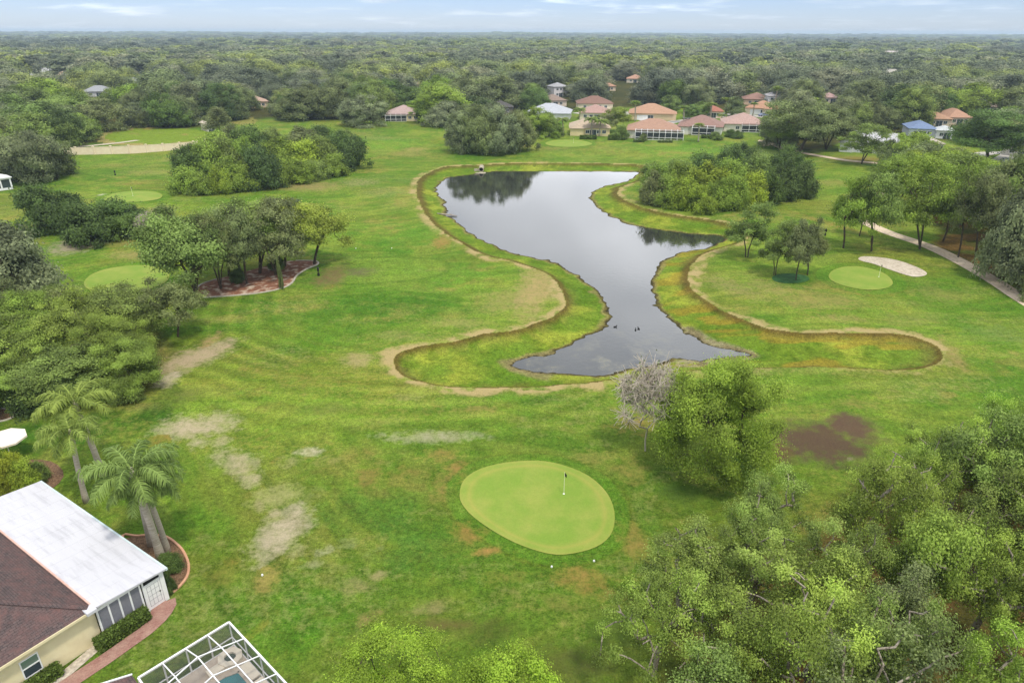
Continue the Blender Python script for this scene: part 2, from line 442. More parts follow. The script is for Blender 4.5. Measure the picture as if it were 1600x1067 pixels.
def water_material():
    m, nt, b = mat('pond_water', S(46, 48, 46), .035, .5)
    b.inputs['IOR'].default_value = 1.8
    tc = N(nt, 'ShaderNodeTexCoord')
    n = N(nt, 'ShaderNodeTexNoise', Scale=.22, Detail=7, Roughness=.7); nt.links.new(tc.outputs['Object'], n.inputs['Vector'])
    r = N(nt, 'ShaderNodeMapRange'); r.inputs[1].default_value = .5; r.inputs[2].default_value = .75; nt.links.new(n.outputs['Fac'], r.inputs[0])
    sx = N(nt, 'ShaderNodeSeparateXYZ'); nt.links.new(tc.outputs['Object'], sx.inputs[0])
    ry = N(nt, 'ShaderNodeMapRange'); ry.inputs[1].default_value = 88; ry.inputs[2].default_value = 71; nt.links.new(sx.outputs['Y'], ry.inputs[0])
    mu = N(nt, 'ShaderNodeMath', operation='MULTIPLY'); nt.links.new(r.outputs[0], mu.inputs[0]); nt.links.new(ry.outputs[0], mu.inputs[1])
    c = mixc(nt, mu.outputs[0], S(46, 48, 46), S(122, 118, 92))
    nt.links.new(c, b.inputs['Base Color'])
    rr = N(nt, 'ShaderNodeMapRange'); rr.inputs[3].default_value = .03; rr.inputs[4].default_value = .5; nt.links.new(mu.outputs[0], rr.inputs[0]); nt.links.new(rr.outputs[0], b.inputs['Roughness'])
    n3 = N(nt, 'ShaderNodeTexNoise', Scale=1.6, Detail=3); nt.links.new(tc.outputs['Object'], n3.inputs['Vector'])
    bp = N(nt, 'ShaderNodeBump', Strength=.12, Distance=.05); nt.links.new(n3.outputs['Fac'], bp.inputs['Height']); nt.links.new(bp.outputs[0], b.inputs['Normal'])
    return m


# ================================================================== GROUND
def build_ground():
    rows = [-160, -110, -70, -40, -20, -5, 5, 11, 16]
    d = R(58)
    while d > R(6.0):
        rows.append(H / math.tan(d)); d -= (1.15 if R(9.5) < d < R(29) else 2.2) / FPX
    while d > R(.28):
        rows.append(H / math.tan(d)); d -= 2.3 / FPX * max(.5, d / R(6.0))
    rows += [9000, 12000, 16000]
    rows = np.array(rows)
    cc = np.linspace(-1, 1, 1001)
    side = np.array([1.03, 1.08, 1.15, 1.25, 1.4, 1.6, 1.9, 2.3, 2.8, 3.5, 4.5, 6.0])
    cols = np.concatenate([-side[::-1], cc, side])
    wid = np.maximum(rows + 6, 24) * .93
    X = wid[:, None] * cols[None, :]
    Y = np.repeat(rows[:, None], len(cols), 1)
    x, y = X.ravel(), Y.ravel()
    z = hgt(x, y)
    near = (y > 5) & (y < 420)
    nr, nc = X.shape
    c, wn = ground_colour(x, y, near)
    i = np.arange(nr * nc).reshape(nr, nc)
    f = np.stack([i[:-1, :-1], i[:-1, 1:], i[1:, 1:], i[1:, :-1]], -1).reshape(-1, 4)
    me = np_mesh('ground', np.stack([x, y, z], -1), f, vcol=c, smooth=True, worn_shade=wn)
    tag(link('ground', me, ground_material()), kind='structure')


def lerp(a, b, t): return a + (b - a) * t[:, None]


# worn, dry and bare patches of the turf, and tree shadows painted in: place and size as surveyed, colour, strength
PATCH = [(305, 668, 62, 22, .25, (196, 180, 150), .95), (372, 722, 30, 34, .8, (190, 176, 142), .75), (430, 775, 40, 22, .5, (172, 168, 112), .7), (438, 832, 34, 46, -.2, (194, 180, 152), .85), (480, 706, 26, 8, 0, (206, 194, 164), .7),
         (415, 905, 22, 30, 0, (186, 158, 96), .6), (260, 680, 30, 26, 0, (166, 128, 74), .7), (575, 745, 26, 24, 0, (160, 122, 78), .6), (690, 712, 40, 14, 0, (176, 144, 84), .65),
         (715, 735, 22, 26, .5, (178, 134, 84), .7), (695, 760, 26, 30, 0, (164, 134, 80), .6), (738, 828, 34, 22, .6, (176, 132, 78), .75), (765, 860, 28, 8, .2, (184, 140, 84), .8), (912, 905, 52, 26, -.25, (172, 136, 78), .75),
         (985, 840, 28, 40, .3, (166, 140, 78), .6), (945, 930, 40, 18, 0, (160, 136, 78), .5), (1000, 660, 40, 22, .3, (178, 142, 84), .7), (985, 735, 32, 30, 0, (164, 146, 80), .5), (975, 668, 40, 14, 0, (176, 140, 84), .5), (930, 715, 50, 14, .1, (164, 152, 84), .5),
         (680, 683, 80, 11, 0, (176, 170, 140), .7), (560, 562, 24, 14, .5, (184, 164, 116), .7), (510, 640, 34, 14, .2, (134, 130, 72), .5), (600, 660, 40, 10, .2, (150, 144, 84), .45), (745, 640, 40, 8, 0, (172, 148, 90), .6), (640, 620, 40, 8, .1, (168, 160, 100), .5),
         (520, 430, 26, 20, 0, (132, 104, 78), .75), (560, 424, 34, 8, 0, (118, 98, 84), .65), (517, 447, 18, 9, 0, (160, 118, 80), .6), (838, 452, 34, 46, -.15, (184, 160, 110), .8), (790, 470, 45, 22, -.3, (170, 158, 96), .6), (720, 505, 60, 12, -.2, (168, 158, 98), .55),
         (630, 525, 60, 10, -.15, (158, 152, 92), .5), (470, 465, 40, 10, 0, (156, 138, 82), .4), (300, 560, 34, 34, -.5, (186, 166, 134), .95), (322, 540, 14, 26, 0, (184, 152, 112), .8), (265, 590, 20, 16, 0, (200, 184, 158), .8), (290, 620, 26, 20, 0, (110, 108, 64), .5),
         (1275, 688, 82, 34, -.2, (98, 74, 66), .95), (1330, 668, 40, 26, 0, (104, 78, 70), .95), (1210, 702, 36, 20, 0, (104, 76, 62), .9), (1315, 712, 34, 14, 0, (134, 112, 104), .7), (1345, 632, 40, 10, 0, (158, 140, 82), .5), (1290, 640, 40, 8, 0, (120, 100, 70), .45),
         (1330, 450, 60, 14, 0, (168, 140, 82), .5), (1280, 470, 80, 16, 0, (168, 150, 92), .6), (1200, 450, 50, 24, 0, (170, 150, 100), .5), (1150, 450, 40, 30, .4, (168, 148, 104), .5), (1310, 497, 60, 8, 0, (176, 150, 102), .5), (1490, 556, 16, 34, -.3, (172, 144, 98), .6),
         (1470, 460, 40, 20, 0, (150, 146, 84), .5), (1380, 345, 40, 20, 0, (166, 142, 82), .5), (1300, 350, 16, 26, .4, (164, 132, 74), .6), (1420, 500, 70, 14, 0, (150, 144, 86), .5), (1560, 520, 60, 20, 0, (132, 150, 84), .5),
         (690, 378, 18, 12, 0, (178, 132, 84), .8), (680, 350, 14, 14, .5, (186, 164, 116), .8), (620, 320, 40, 12, 0, (160, 150, 88), .4), (600, 300, 60, 12, 0, (170, 164, 110), .4), (480, 290, 70, 9, -.2, (176, 150, 104), .7), (560, 285, 40, 8, -.1, (182, 164, 118), .5),
         (130, 378, 34, 16, 0, (178, 164, 140), .95), (70, 352, 40, 10, 0, (176, 158, 120), .6), (200, 378, 60, 8, -.1, (168, 146, 96), .5), (215, 398, 60, 8, -.25, (176, 152, 104), .6), (60, 310, 60, 8, 0, (166, 144, 88), .5), (250, 328, 30, 6, 0, (190, 166, 120), .5),
         (160, 305, 6, 2, 0, (226, 222, 206), .9), (640, 240, 40, 6, 0, (176, 152, 98), .5), (560, 210, 40, 5, 0, (160, 146, 90), .5), (600, 218, 40, 4, 0, (176, 164, 110), .4), (850, 232, 60, 5, 0, (166, 146, 88), .5), (960, 232, 60, 5, 0, (160, 150, 90), .4), (820, 228, 16, 5, 0, (176, 140, 100), .7),
         (650, 234, 26, 4, 0, (182, 158, 100), .6), (240, 268, 60, 5, 0, (170, 158, 98), .5), (180, 258, 40, 4, 0, (172, 154, 90), .5), (1290, 285, 60, 6, 0, (166, 156, 88), .5), (1340, 250, 50, 7, .1, (150, 126, 70), .8), (205, 1007, 22, 4, -.55, (196, 180, 120), .6), (400, 985, 10, 30, -.5, (176, 160, 76), .5),
         (310, 690, 22, 14, .3, (196, 182, 150), .6), (345, 690, 20, 12, .3, (190, 176, 140), .6), (392, 748, 18, 16, .6, (192, 178, 144), .65), (408, 785, 16, 18, .6, (186, 172, 130), .6), (428, 806, 18, 16, .4, (194, 178, 146), .65), (462, 862, 20, 14, .5, (180, 172, 130), .55), (490, 880, 22, 10, .5, (176, 172, 130), .5), (540, 850, 30, 10, .5, (160, 164, 110), .5),
        (470, 780, 40, 16, .5, (150, 152, 96), .45), (520, 720, 40, 12, .1, (158, 150, 92), .45), (450, 720, 30, 14, .2, (170, 162, 112), .5), (640, 740, 40, 18, .2, (150, 128, 70), .45), (800, 900, 60, 14, 0, (150, 130, 72), .4), (880, 940, 50, 20, 0, (150, 134, 78), .45),
        (345, 900, 34, 26, 0, (150, 142, 70), .5), (360, 880, 14, 12, 0, (166, 122, 70), .6), (560, 915, 34, 16, 0, (164, 150, 104), .6), (590, 900, 18, 12, 0, (172, 156, 112), .6), (670, 950, 50, 14, .2, (156, 144, 98), .6), (580, 965, 30, 14, .4, (162, 140, 92), .6), (690, 975, 60, 14, 0, (112, 104, 58), .8),
         (760, 985, 60, 26, 0, (90, 92, 46), .6), (900, 1040, 90, 40, 0, (92, 96, 50), .7), (960, 990, 50, 40, 0, (86, 96, 50), .6), (1060, 770, 40, 20, 0, (80, 104, 46), .6), (510, 860, 22, 10, .6, (184, 180, 150), .5), (585, 860, 26, 8, .5, (160, 166, 112), .4)]  # dark entries paint shadows of the bottom trees, lower right wood and big tree
DEEP = [(600, 478, 130, 26, -.1, (70, 122, 40), .75), (470, 500, 90, 20, 0, (84, 128, 48), .5), (640, 850, 70, 40, .3, (72, 122, 56), .6), (560, 800, 70, 36, .3, (84, 128, 60), .45), (250, 640, 26, 46, .2, (64, 98, 40), .8), (90, 670, 130, 46, -.05, (58, 104, 34), .85), (230, 720, 40, 50, .3, (84, 142, 36), .6),  # deep turf greens, some of them tree shade painted into the grass
        (480, 980, 100, 70, .5, (78, 136, 40), .55), (300, 840, 60, 50, .5, (92, 146, 46), .5), (560, 405, 60, 8, 0, (130, 164, 70), .5), (640, 432, 110, 24, -.05, (118, 160, 64), .6), (660, 362, 90, 24, 0, (92, 152, 52), .5), (600, 385, 60, 10, 0, (84, 142, 44), .5), (500, 620, 120, 20, .1, (108, 160, 56), .4),
        (1390, 470, 160, 24, 0, (116, 148, 64), .4), (1540, 440, 60, 14, .5, (92, 132, 50), .5), (1480, 420, 60, 14, .5, (96, 128, 52), .5), (700, 430, 60, 18, 0, (100, 150, 52), .5), (1010, 800, 14, 50, 0, (96, 140, 60), .4), (720, 250, 100, 6, 0, (100, 160, 48), .4), (620, 225, 60, 8, 0, (112, 170, 56), .5),
        (330, 265, 80, 6, 0, (110, 150, 56), .4), (1100, 235, 140, 8, 0, (118, 172, 60), .5), (770, 247, 70, 5, 0, (72, 116, 40), .7), (690, 200, 30, 6, 0, (80, 126, 42), .6), (1350, 275, 80, 10, 0, (110, 150, 50), .4)]


def ground_colour(x, y, near):
    n = len(x)
    px, py, _ = PX(x, np.maximum(y, 6), 0)
    r1, r2, r3, r4 = fbm(x / 16, y / 16, 31), fbm(x / 5, y / 5, 32), fbm(x / 1.6, y / 1.6, 33, 3), fbm(x / .6, y / .6, 34, 2)
    base = lerp(np.tile(S(100, 142, 50), (n, 1)), S(130, 162, 66), sstep(.36, .64, r1))
    base = lerp(base, S(150, 160, 80), .4 * sstep(.45, .7, r2))
    base = lerp(base, S(86, 128, 42), .4 * sstep(.5, .3, r2))
    base = lerp(base, S(146, 136, 70), .3 * sstep(.52, .7, fbm(x / 22 + 9, y / 14, 45)))
    base = lerp(base, S(168, 158, 100), .6 * sstep(.54, .74, fbm(x / 8 + 5, y / 8, 35)) * sstep(.35, .65, r3))
    # mowing and grain
    wx_, wy_ = fbm(x / 30, y / 30, 46, 2) * 30, fbm(x / 26 + 7, y / 26, 47, 2) * 26
    a1 = fbm((x + wy_) / 11, (y + wx_) / 1.2, 36, 3)
    ca, sa = math.cos(2.18), math.sin(2.18)
    a2 = fbm((x * ca + y * sa) / 13, (-x * sa + y * ca) / .8, 37, 3)
    left = sstep(-6, -14, x) * sstep(62, 50, y)
    st = a1 * (1 - left) + a2 * left
    base = lerp(base, S(78, 122, 46), .34 * sstep(.52, .36, st))
    base = lerp(base, S(146, 160, 90), .32 * sstep(.52, .68, st))
    wcol = lerp(np.tile(S(172, 162, 108), (n, 1)), S(166, 134, 82), sstep(.42, .6, r1)); wm = np.zeros(n)
    base = lerp(base, S(86, 112, 46), .38 * sstep(66, 46, y) * (y > 5))
    wm = np.maximum(wm, .24 * sstep(.47, .66, fbm(x / 6.5, y / 4, 81, 4)) * sstep(90, 60, y) * (x > -24) * near)
    wm = np.maximum(wm, .24 * sstep(.5, .68, fbm(x / 13, y / 6, 82, 4)) * near)
    # mowing bands that curve round the fairway
    mc = G(655, 455); rr_ = np.hypot(x - mc[0], y - mc[1]) + (r1 - .5) * 5; an_ = np.arctan2(y - mc[1], x - mc[0])
    bm = sstep(17, 21, rr_) * sstep(46, 36, rr_) * sstep(-2.9, -2.3, an_ - 0) * sstep(-.5, -1.1, an_) * (y < 85) + sstep(17, 21, rr_) * sstep(40, 32, rr_) * (np.abs(an_) > 2.5) * sstep(115, 95, y)
    bm = np.clip(bm, 0, 1) * sstep(.3, .55, r2 + .12); wv_ = np.sin(rr_ * 2 * math.pi / 3.1)
    base = base * (1 + .15 * (bm * wv_)[:, None]); base = lerp(base, S(150, 150, 88), .22 * bm * sstep(.5, 1, wv_) * sstep(.4, .6, r3))
    # straight passes over the near lawn
    lx = (x * .57 + y * .82) + (r1 - .5) * 2; ln_ = sstep(-8, -14, x) * sstep(54, 46, y)
    base = base * (1 + .09 * (ln_ * np.sin(lx * 0 + (x * .82 - y * .0 + x * .0 + y * .57) * 2 * math.pi / 2.2))[:, None])
    for lst, kk_ in ((DEEP, .8), (PATCH, 1.0)):
        for (u, v, ru, rv, rot, col, k) in lst:
            cx, cy = G(u, v); wx = abs(G(u + ru, v)[0] - cx); wy = abs(G(u, v - rv)[1] - G(u, v + rv)[1]) / 2
            m = (abs(x - cx) < 2.4 * max(wx, wy)) & (abs(y - cy) < 2.4 * max(wx, wy)) & near
            if not m.any(): continue
            dx, dy = x[m] - cx, y[m] - cy
            # rot turns the patch on the ground
            c_, s_ = math.cos(-rot), math.sin(-rot)
            q = np.sqrt(((dx * c_ - dy * s_) / wx) ** 2 + ((dx * s_ + dy * c_) / wy) ** 2)
            br = (r3[m] - .5) * 2.2 + (r2[m] - .5) * 1.6 + (r4[m] - .5) * 1.1
            t = k * kk_ * sstep(1.25, .35, q + .75 * br) * (.55 + .9 * np.clip(r4[m], 0, .8))
            if lst is PATCH:
                t = (k * (.70 if col[0] - col[1] > 28 else .84) if k < .9 or col[0] > 180 else k) * sstep(1.75, .1, q + .3 * br); w_ = wm[m]; up_ = t > w_
                c__ = wcol[m]; c__[up_] = S(*col); wcol[m] = c__; wm[m] = np.maximum(w_, t)
            else: base[m] = lerp(base[m], S(*col), np.clip(t, 0, 1))
    # collars of the greens
    for kk, P in G_POLY.items():
        c0 = P.mean(0); rad = np.abs(P - c0).max() + 6
        m = (abs(x - c0[0]) < rad) & (abs(y - c0[1]) < rad)
        if not m.any(): continue
        dd = sdist(x[m], y[m], P); wd = 1.35 if kk == 'main' else 2.2
        t = sstep(wd * 1.1, wd * .7, dd + (r3[m] - .5) * .5) * .5
        wm[m] *= 1 - .9 * t; base[m] = lerp(base[m], S(92, 140, 48) * (.85 + .3 * r3[m])[:, None].mean(), t)
        base[m] = lerp(base[m], S(104, 116, 50), .35 * sstep(.35, .05, abs(dd - wd)))
    # tee ground, paler and close mown, with a darker rim
    tee = catmull(GP([(505, 425), (515, 408), (560, 402), (640, 402), (690, 407), (700, 420), (680, 432), (620, 440), (540, 444), (512, 438)]), 3)
    m = near; dd = sdist(x[m], y[m], tee)
    base[m] = lerp(base[m], S(134, 164, 74), .45 * sstep(.6, -.6, dd)); base[m] = lerp(base[m], S(84, 122, 44), .5 * sstep(.7, .2, abs(dd)))
    # pond banks
    dl = np.full(n, 99.); dw = np.full(n, 99.)
    m = near & (np.abs(x) < 130); dl[m] = sdist(x[m], y[m], L_POLY) + (fbm(x[m] / 3.1, y[m] / 3.1, 71, 3) - .5) * .9; dw[m] = sdist(x[m], y[m], W_POLY) + (fbm(x[m] / 2.2, y[m] / 2.2, 72, 4) - .5) * 2.0
    o = (dl > 0) & (dl < 6)
    strip = sstep(2.6, .2, dl[o] + (r2[o] - .5) * 3) * (.35 + .6 * sstep(.35, .6, r3[o])) * np.where(y[o] < 75, np.where(x[o] > 10, .45, .9), .9)
    base[o] = lerp(base[o], S(184, 164, 114), strip * .45); up_ = strip > wm[o]; c__ = wcol[o]; c__[up_] = S(188, 168, 118); wcol[o] = c__; wm[o] = np.maximum(wm[o], strip)
    b = (dl < 0) & (dw > -.3)
    bank = lerp(np.tile(S(118, 150, 56), (b.sum(), 1)), S(158, 172, 74), sstep(.35, .65, r2[b]))
    bank = lerp(bank, S(88, 130, 36), .7 * sstep(.52, .34, r1[b])); bank = lerp(bank, S(92, 124, 34), .55 * sstep(.5, .35, r3[b]))
    east = sstep(12, 26, x[b]) * sstep(150, 110, y[b])
    bank = lerp(bank, S(178, 142, 68), .5 * east * sstep(.5, .66, fbm(x[b] / 7, y[b] / 2.2, 41, 3)))
    bank = lerp(bank, S(120, 112, 70), .7 * sstep(2.6, .3, -dl[b] + (r2[b] - .5) * 2) * sstep(.3, .6, r3[b]))
    bank = lerp(bank, S(104, 84, 52), .75 * sstep(.9, .2, -dl[b] / np.clip(y[b] / 62, 1, 2.8) + (r3[b] - .5) * .5))
    bank = lerp(bank, S(160, 148, 112), .7 * sstep(.7, .1, dw[b] + (r2[b] - .5) * 1.6 + (r3[b] - .5) * .9))
    bank = lerp(bank, S(96, 86, 62), .8 * sstep(.25, 0, dw[b]))
    mud = catmull(GP([(1062, 512), (1085, 514), (1110, 530), (1150, 542), (1182, 556), (1120, 572), (1050, 572), (1085, 545)], -.9), 2)
    md = sdist(x[b], y[b], mud)
    bank = lerp(bank, S(158, 150, 138), .9 * sstep(.8, -.3, md) * sstep(.25, .5, r4[b])); bank = lerp(bank, S(110, 98, 76), .5 * sstep(.5, -.5, md) * sstep(.55, .4, r3[b]))
    mud2 = catmull(GP([(782, 566), (830, 556), (880, 552), (860, 590), (845, 594), (810, 582)], -.9), 2)
    md = sdist(x[b], y[b], mud2)
    bank = lerp(bank, S(150, 140, 116), .75 * sstep(.8, -.3, md + (r3[b] - .5)))
    base[b] = bank; wm[b] = 0
    base[(dw < -.2) & (dl < 0)] = S(66, 62, 48)
    # beds and litter under the woods
    for P, col1, col2, soft in ((WOOD_SE, (122, 94, 70), (84, 82, 52), 3.0), (WOOD_W, (150, 132, 104), (92, 86, 56), 3.0)):
        m = near; dd = sdist(x[m], y[m], P) + (r2[m] - .5) * 5
        t = sstep(soft, -1.0, dd)
        cc = lerp(np.tile(S(*col1), (m.sum(), 1)), S(*col2), sstep(.42, .6, r2[m]))
        base[m] = lerp(base[m], cc, t * .95)
    # floor of the woodland beyond the course
    fb = np.interp(px, FB_U, FB_V)
    wood = sstep(-1.5, 4, fb - py) * (y > 60)
    gard = np.exp(-(((px - 1040) / 190) ** 2 + ((py - 192) / 24) ** 2)) * (y > 60)
    cl = in_clear(px, py) & (y > 60)
    gl = (((px - 248) / 85) ** 2 + ((py - 213) / 13) ** 2 < 1) & (y > 60)
    floor = lerp(np.tile(S(66, 72, 40), (n, 1)), S(92, 90, 54), sstep(.4, .6, r1))
    base = lerp(base, floor, wood * (1 - .9 * sstep(.3, .6, gard)))
    base[cl] = lerp(np.tile(S(176, 164, 120), (cl.sum(), 1)), S(150, 152, 92), sstep(.35, .65, fbm(x[cl] / 60, y[cl] / 30, 51)))
    base[gl] = lerp(np.tile(S(130, 158, 60), (gl.sum(), 1)), S(166, 148, 96), sstep(.5, .62, r1[gl]))
    # brown apron in front of the white house by the path, leaf litter beside the path
    lit = catmull(GP([(1420, 300), (1480, 392), (1545, 425), (1640, 470), (1760, 480), (1700, 330), (1500, 270)]), 2)
    m = near; dd = sdist(x[m], y[m], lit) + (r2[m] - .5) * 6
    base[m] = lerp(base[m], lerp(np.tile(S(120, 84, 62), (m.sum(), 1)), S(70, 80, 40), sstep(.4, .62, r2[m])), sstep(2, -1.5, dd) * .85)
    return np.clip(base * .80 * np.array([.79, .765, .52]), 0, 1), np.column_stack([wcol * .70, np.clip(wm, 0, 1)])


def drape(name, poly, m, lift, rings=10, tone=None):
    """a sheet that follows the ground inside an outline that is star-shaped about its middle"""
    c0 = poly.mean(0); k = len(poly)
    fr = np.linspace(0, 1, rings + 1)[1:]
    pts = np.concatenate([[c0]] + [c0 + (poly - c0) * t for t in fr])
    z = hgt(pts[:, 0], pts[:, 1]) + lift
    v = np.column_stack([pts, z])
    b = MB(); b.v = [tuple(p) for p in v]
    for i in range(k):
        b.f.append((0, 1 + i, 1 + (i + 1) % k))
        for r in range(rings - 1):
            a, c = 1 + r * k, 1 + (r + 1) * k
            b.f.append((a + i, c + i, c + (i + 1) % k, a + (i + 1) % k))
    o = b.build(name, m)
    if tone is not None:
        a = o.data.attributes.new('tone', 'FLOAT', 'POINT'); a.data.foreach_set('value', [0.0] + [float(tone(t)) for t in fr for _ in range(k)])
    return tag(o, kind='structure')


def resample(pts, step):
    pts = np.asarray(pts, float); d = np.r_[0, np.cumsum(np.hypot(*np.diff(pts, axis=0).T))]
    t = np.linspace(0, d[-1], max(2, int(d[-1] / step)))
    return np.column_stack([np.interp(t, d, pts[:, 0]), np.interp(t, d, pts[:, 1])])


def ribbon(name, pts, width, m, lift, kind='structure', uv=False):
    p = resample(pts, max(.5, width * .5)); tg = np.gradient(p, axis=0); tg /= np.hypot(tg[:, 0], tg[:, 1])[:, None] + 1e-9
    nn = np.column_stack([-tg[:, 1], tg[:, 0]])
    w = width if not callable(width) else None
    offs = np.linspace(-.5, .5, 5); b = MB()
    for o_ in offs:
        q = p + nn * (o_ * width); z = hgt(q[:, 0], q[:, 1]) + lift
        b.v += [(a, c, d) for (a, c), d in zip(q, z)]
    k = len(p)
    for j in range(4):
        for i in range(k - 1): b.f.append((j * k + i, (j + 1) * k + i, (j + 1) * k + i + 1, j * k + i + 1)[::-1])
    o = b.build(name, m)
    if uv: set_uv(o.data, lambda c: (c.x * .8 + c.y * .6, -c.x * .6 + c.y * .8))
    return tag(o, kind=kind)


def curb(name, pts, w, h, m, label, closed=False):
    p = resample(np.vstack([pts, pts[:1]]) if closed else pts, .35)
    tg = np.gradient(p, axis=0); tg /= np.hypot(tg[:, 0], tg[:, 1])[:, None] + 1e-9
    nn = np.column_stack([-tg[:, 1], tg[:, 0]]); z = hgt(p[:, 0], p[:, 1]); b = MB(); k = len(p)
    prof = [(-.5, -.15), (-.5, .8), (-.25, 1), (.25, 1), (.5, .8), (.5, -.15)]
    for a, c in prof:
        q = p + nn * (a * w); b.v += [(i[0], i[1], zz + c * h) for i, zz in zip(q, z)]
    for j in range(5):
        for i in range(k - 1): b.f.append((j * k + i, j * k + i + 1, (j + 1) * k + i + 1, (j + 1) * k + i))
    return tag(b.build(name, m), label, 'garden edging')


build_ground()
wm = bpy.data.meshes.new('water'); bmw = bmesh.new()
bmw.faces.new([bmw.verts.new((p[0], p[1], ZW)) for p in L_POLY]); bmesh.ops.triangulate(bmw, faces=bmw.faces[:]); bmesh.ops.recalc_face_normals(bmw, faces=bmw.faces[:])
for f_ in bmw.faces:
    if f_.normal.z < 0: f_.normal_flip()
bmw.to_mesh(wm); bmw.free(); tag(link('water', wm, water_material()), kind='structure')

gm = green_material()
for kk, P in G_POLY.items():
    drape('putting_green', P, gm, .05, 24 if kk == 'main' else 10, lambda t, k=kk: (.3 if t > .97 else .42 * math.exp(-((t - .86) / .025) ** 2) + .12 * (.86 < t)) if k == 'main' else (.25 if t > .96 else 0))
drape('sand_bunker', BUNKER, M['bunker'], .05, 6)
drape('mulch_bed', ISLAND, M['mulch_red'], .04, 10)
curb('bed_edging', np.vstack([ISLAND[-6:], ISLAND[:32]]), .3, .14, M['curb_grey'], 'pale concrete edging around the mulched tree island left of the pond')
PATH = GP([(1198, 228), (1225, 232), (1250, 237), (1282, 244), (1325, 252), (1372, 257), (1412, 266), (1420, 282), (1385, 300), (1345, 318), (1332, 331), (1342, 341), (1362, 352), (1385, 363), (1400, 369), (1450, 387),
           (1500, 411), (1552, 440), (1600, 470), (1680, 518), (1760, 570)])
M['path'] = noise_mat('sandy_concrete_path', S(212, 194, 170), S(196, 178, 154), .6, .95, .05, c3=S(176, 160, 138), scale3=2.2)
ribbon('path', resample(catmull(PATH, 6)[:-6], .6), 2.7, M['path'], .05)
drape('ground_cover_bed', catmull(GP([(1206, 434), (1215, 429), (1235, 427), (1258, 430), (1265, 436), (1255, 441), (1230, 443), (1212, 440)]), 3), noise_mat('dark_ground_cover', S(56, 98, 50), S(38, 74, 34), 1.5, bump=.1), .06, 4)
# streets between the far houses
M['asphalt'] = noise_mat('pale_street', S(186, 182, 174), S(168, 164, 156), .3, .9, .1)
ribbon('street', GP([(1030, 195), (1048, 191), (1120, 184), (1140, 178), (1170, 181), (1215, 187), (1260, 190)]), 6, M['asphalt'], .06)
ribbon('street', GP([(900, 178), (960, 172), (1030, 195)]), 6, M['asphalt'], .08)
ribbon('street', GP([(1500, 246), (1545, 240), (1600, 236), (1700, 238)]), 5, M['asphalt'], .06)
ribbon('driveway', GP([(1545, 262), (1570, 252), (1585, 243)]), 7, M['asphalt'], .09)
ribbon('sandy_track', GP([(62, 236), (140, 229), (215, 219)]), 3, M['bunker'], .06)


# ================================================================== TREES
def rand_dirs(rng, n, zmin=-1.0):
    out = []
    while len(out) < n:
        d = rng.normal(size=3); d /= np.linalg.norm(d)
        if d[2] > zmin: out.append(d)
    return np.array(out)


def lobes(rng, dirs, k, amp):
    c = rand_dirs(rng, k); a = rng.uniform(-1, 1, k)
    w = np.exp(5.0 * (dirs @ c.T - 1))
    return 1 + amp * (w @ a)


def leaf_cards(rng, cen, size, up=.35, out=None, asp=.62, outw=1.1):
    n = len(cen); nr = rng.normal(size=(n, 3))
    if out is not None: nr += out * outw
    nr[:, 2] += up * 1.6; nr /= np.linalg.norm(nr, axis=1)[:, None] + 1e-9
    t = rng.normal(size=(n, 3)); t -= nr * (t * nr).sum(1)[:, None]; t /= np.linalg.norm(t, axis=1)[:, None] + 1e-9
    b = np.cross(nr, t); s = size * rng.uniform(.65, 1.35, n)[:, None]
    k = rng.uniform(-.25, .25, (n, 1))
    v = np.stack([cen - t * s, cen - b * s * asp + t * s * k, cen + t * s, cen + b * s * asp + t * s * k], 1).reshape(-1, 3)
    return v, np.arange(4 * n).reshape(n, 4)


def skeleton(rng, clumps, stems, bend=.12, tip=.022, power=2.3, r_max=None):
    """limbs that grow from the stems to every clump; returns tapered segments"""
    P = []; par = []
    tips = []
    for st in stems:
        prev = -1
        for p in st: P.append(np.array(p, float)); par.append(prev); prev = len(P) - 1
        tips.append(prev)
    first = len(P)
    base = np.mean([P[t] for t in tips], 0)
    ok = [t for t in tips] + [t - 1 for t in tips]
    order = np.argsort(np.linalg.norm(clumps - base, axis=1))
    ends = []
    for ci in order:
        c = clumps[ci]; best, bi = 1e9, None
        for i in ok:
            q = P[i]; d = c - q; L = np.linalg.norm(d)
            cost = L + .28 * np.linalg.norm(q - base) + max(0, q[2] - c[2]) * .9
            if cost < best: best, bi = cost, i
        q = P[bi]; d = c - q; L = np.linalg.norm(d); m = max(2, min(5, int(L / .7)))
        prev = bi; side = rng.normal(size=3) * bend * L
        for k in range(1, m + 1):
            t = k / m; p = q + d * t + side * math.sin(math.pi * t) + np.array([0, 0, .10 * L * math.sin(math.pi * t)])
            P.append(p); par.append(prev); prev = len(P) - 1; ok.append(prev)
        ends.append(prev)
    P = np.array(P); r = np.zeros(len(P)); acc = np.zeros(len(P))
    for i in range(len(P) - 1, -1, -1):
        a = acc[i] if acc[i] > 0 else tip ** power
        r[i] = a ** (1 / power)
        if par[i] >= 0: acc[par[i]] += a * 1.015
    if r_max: r = np.minimum(r, r_max)
    return P, np.array(par), r


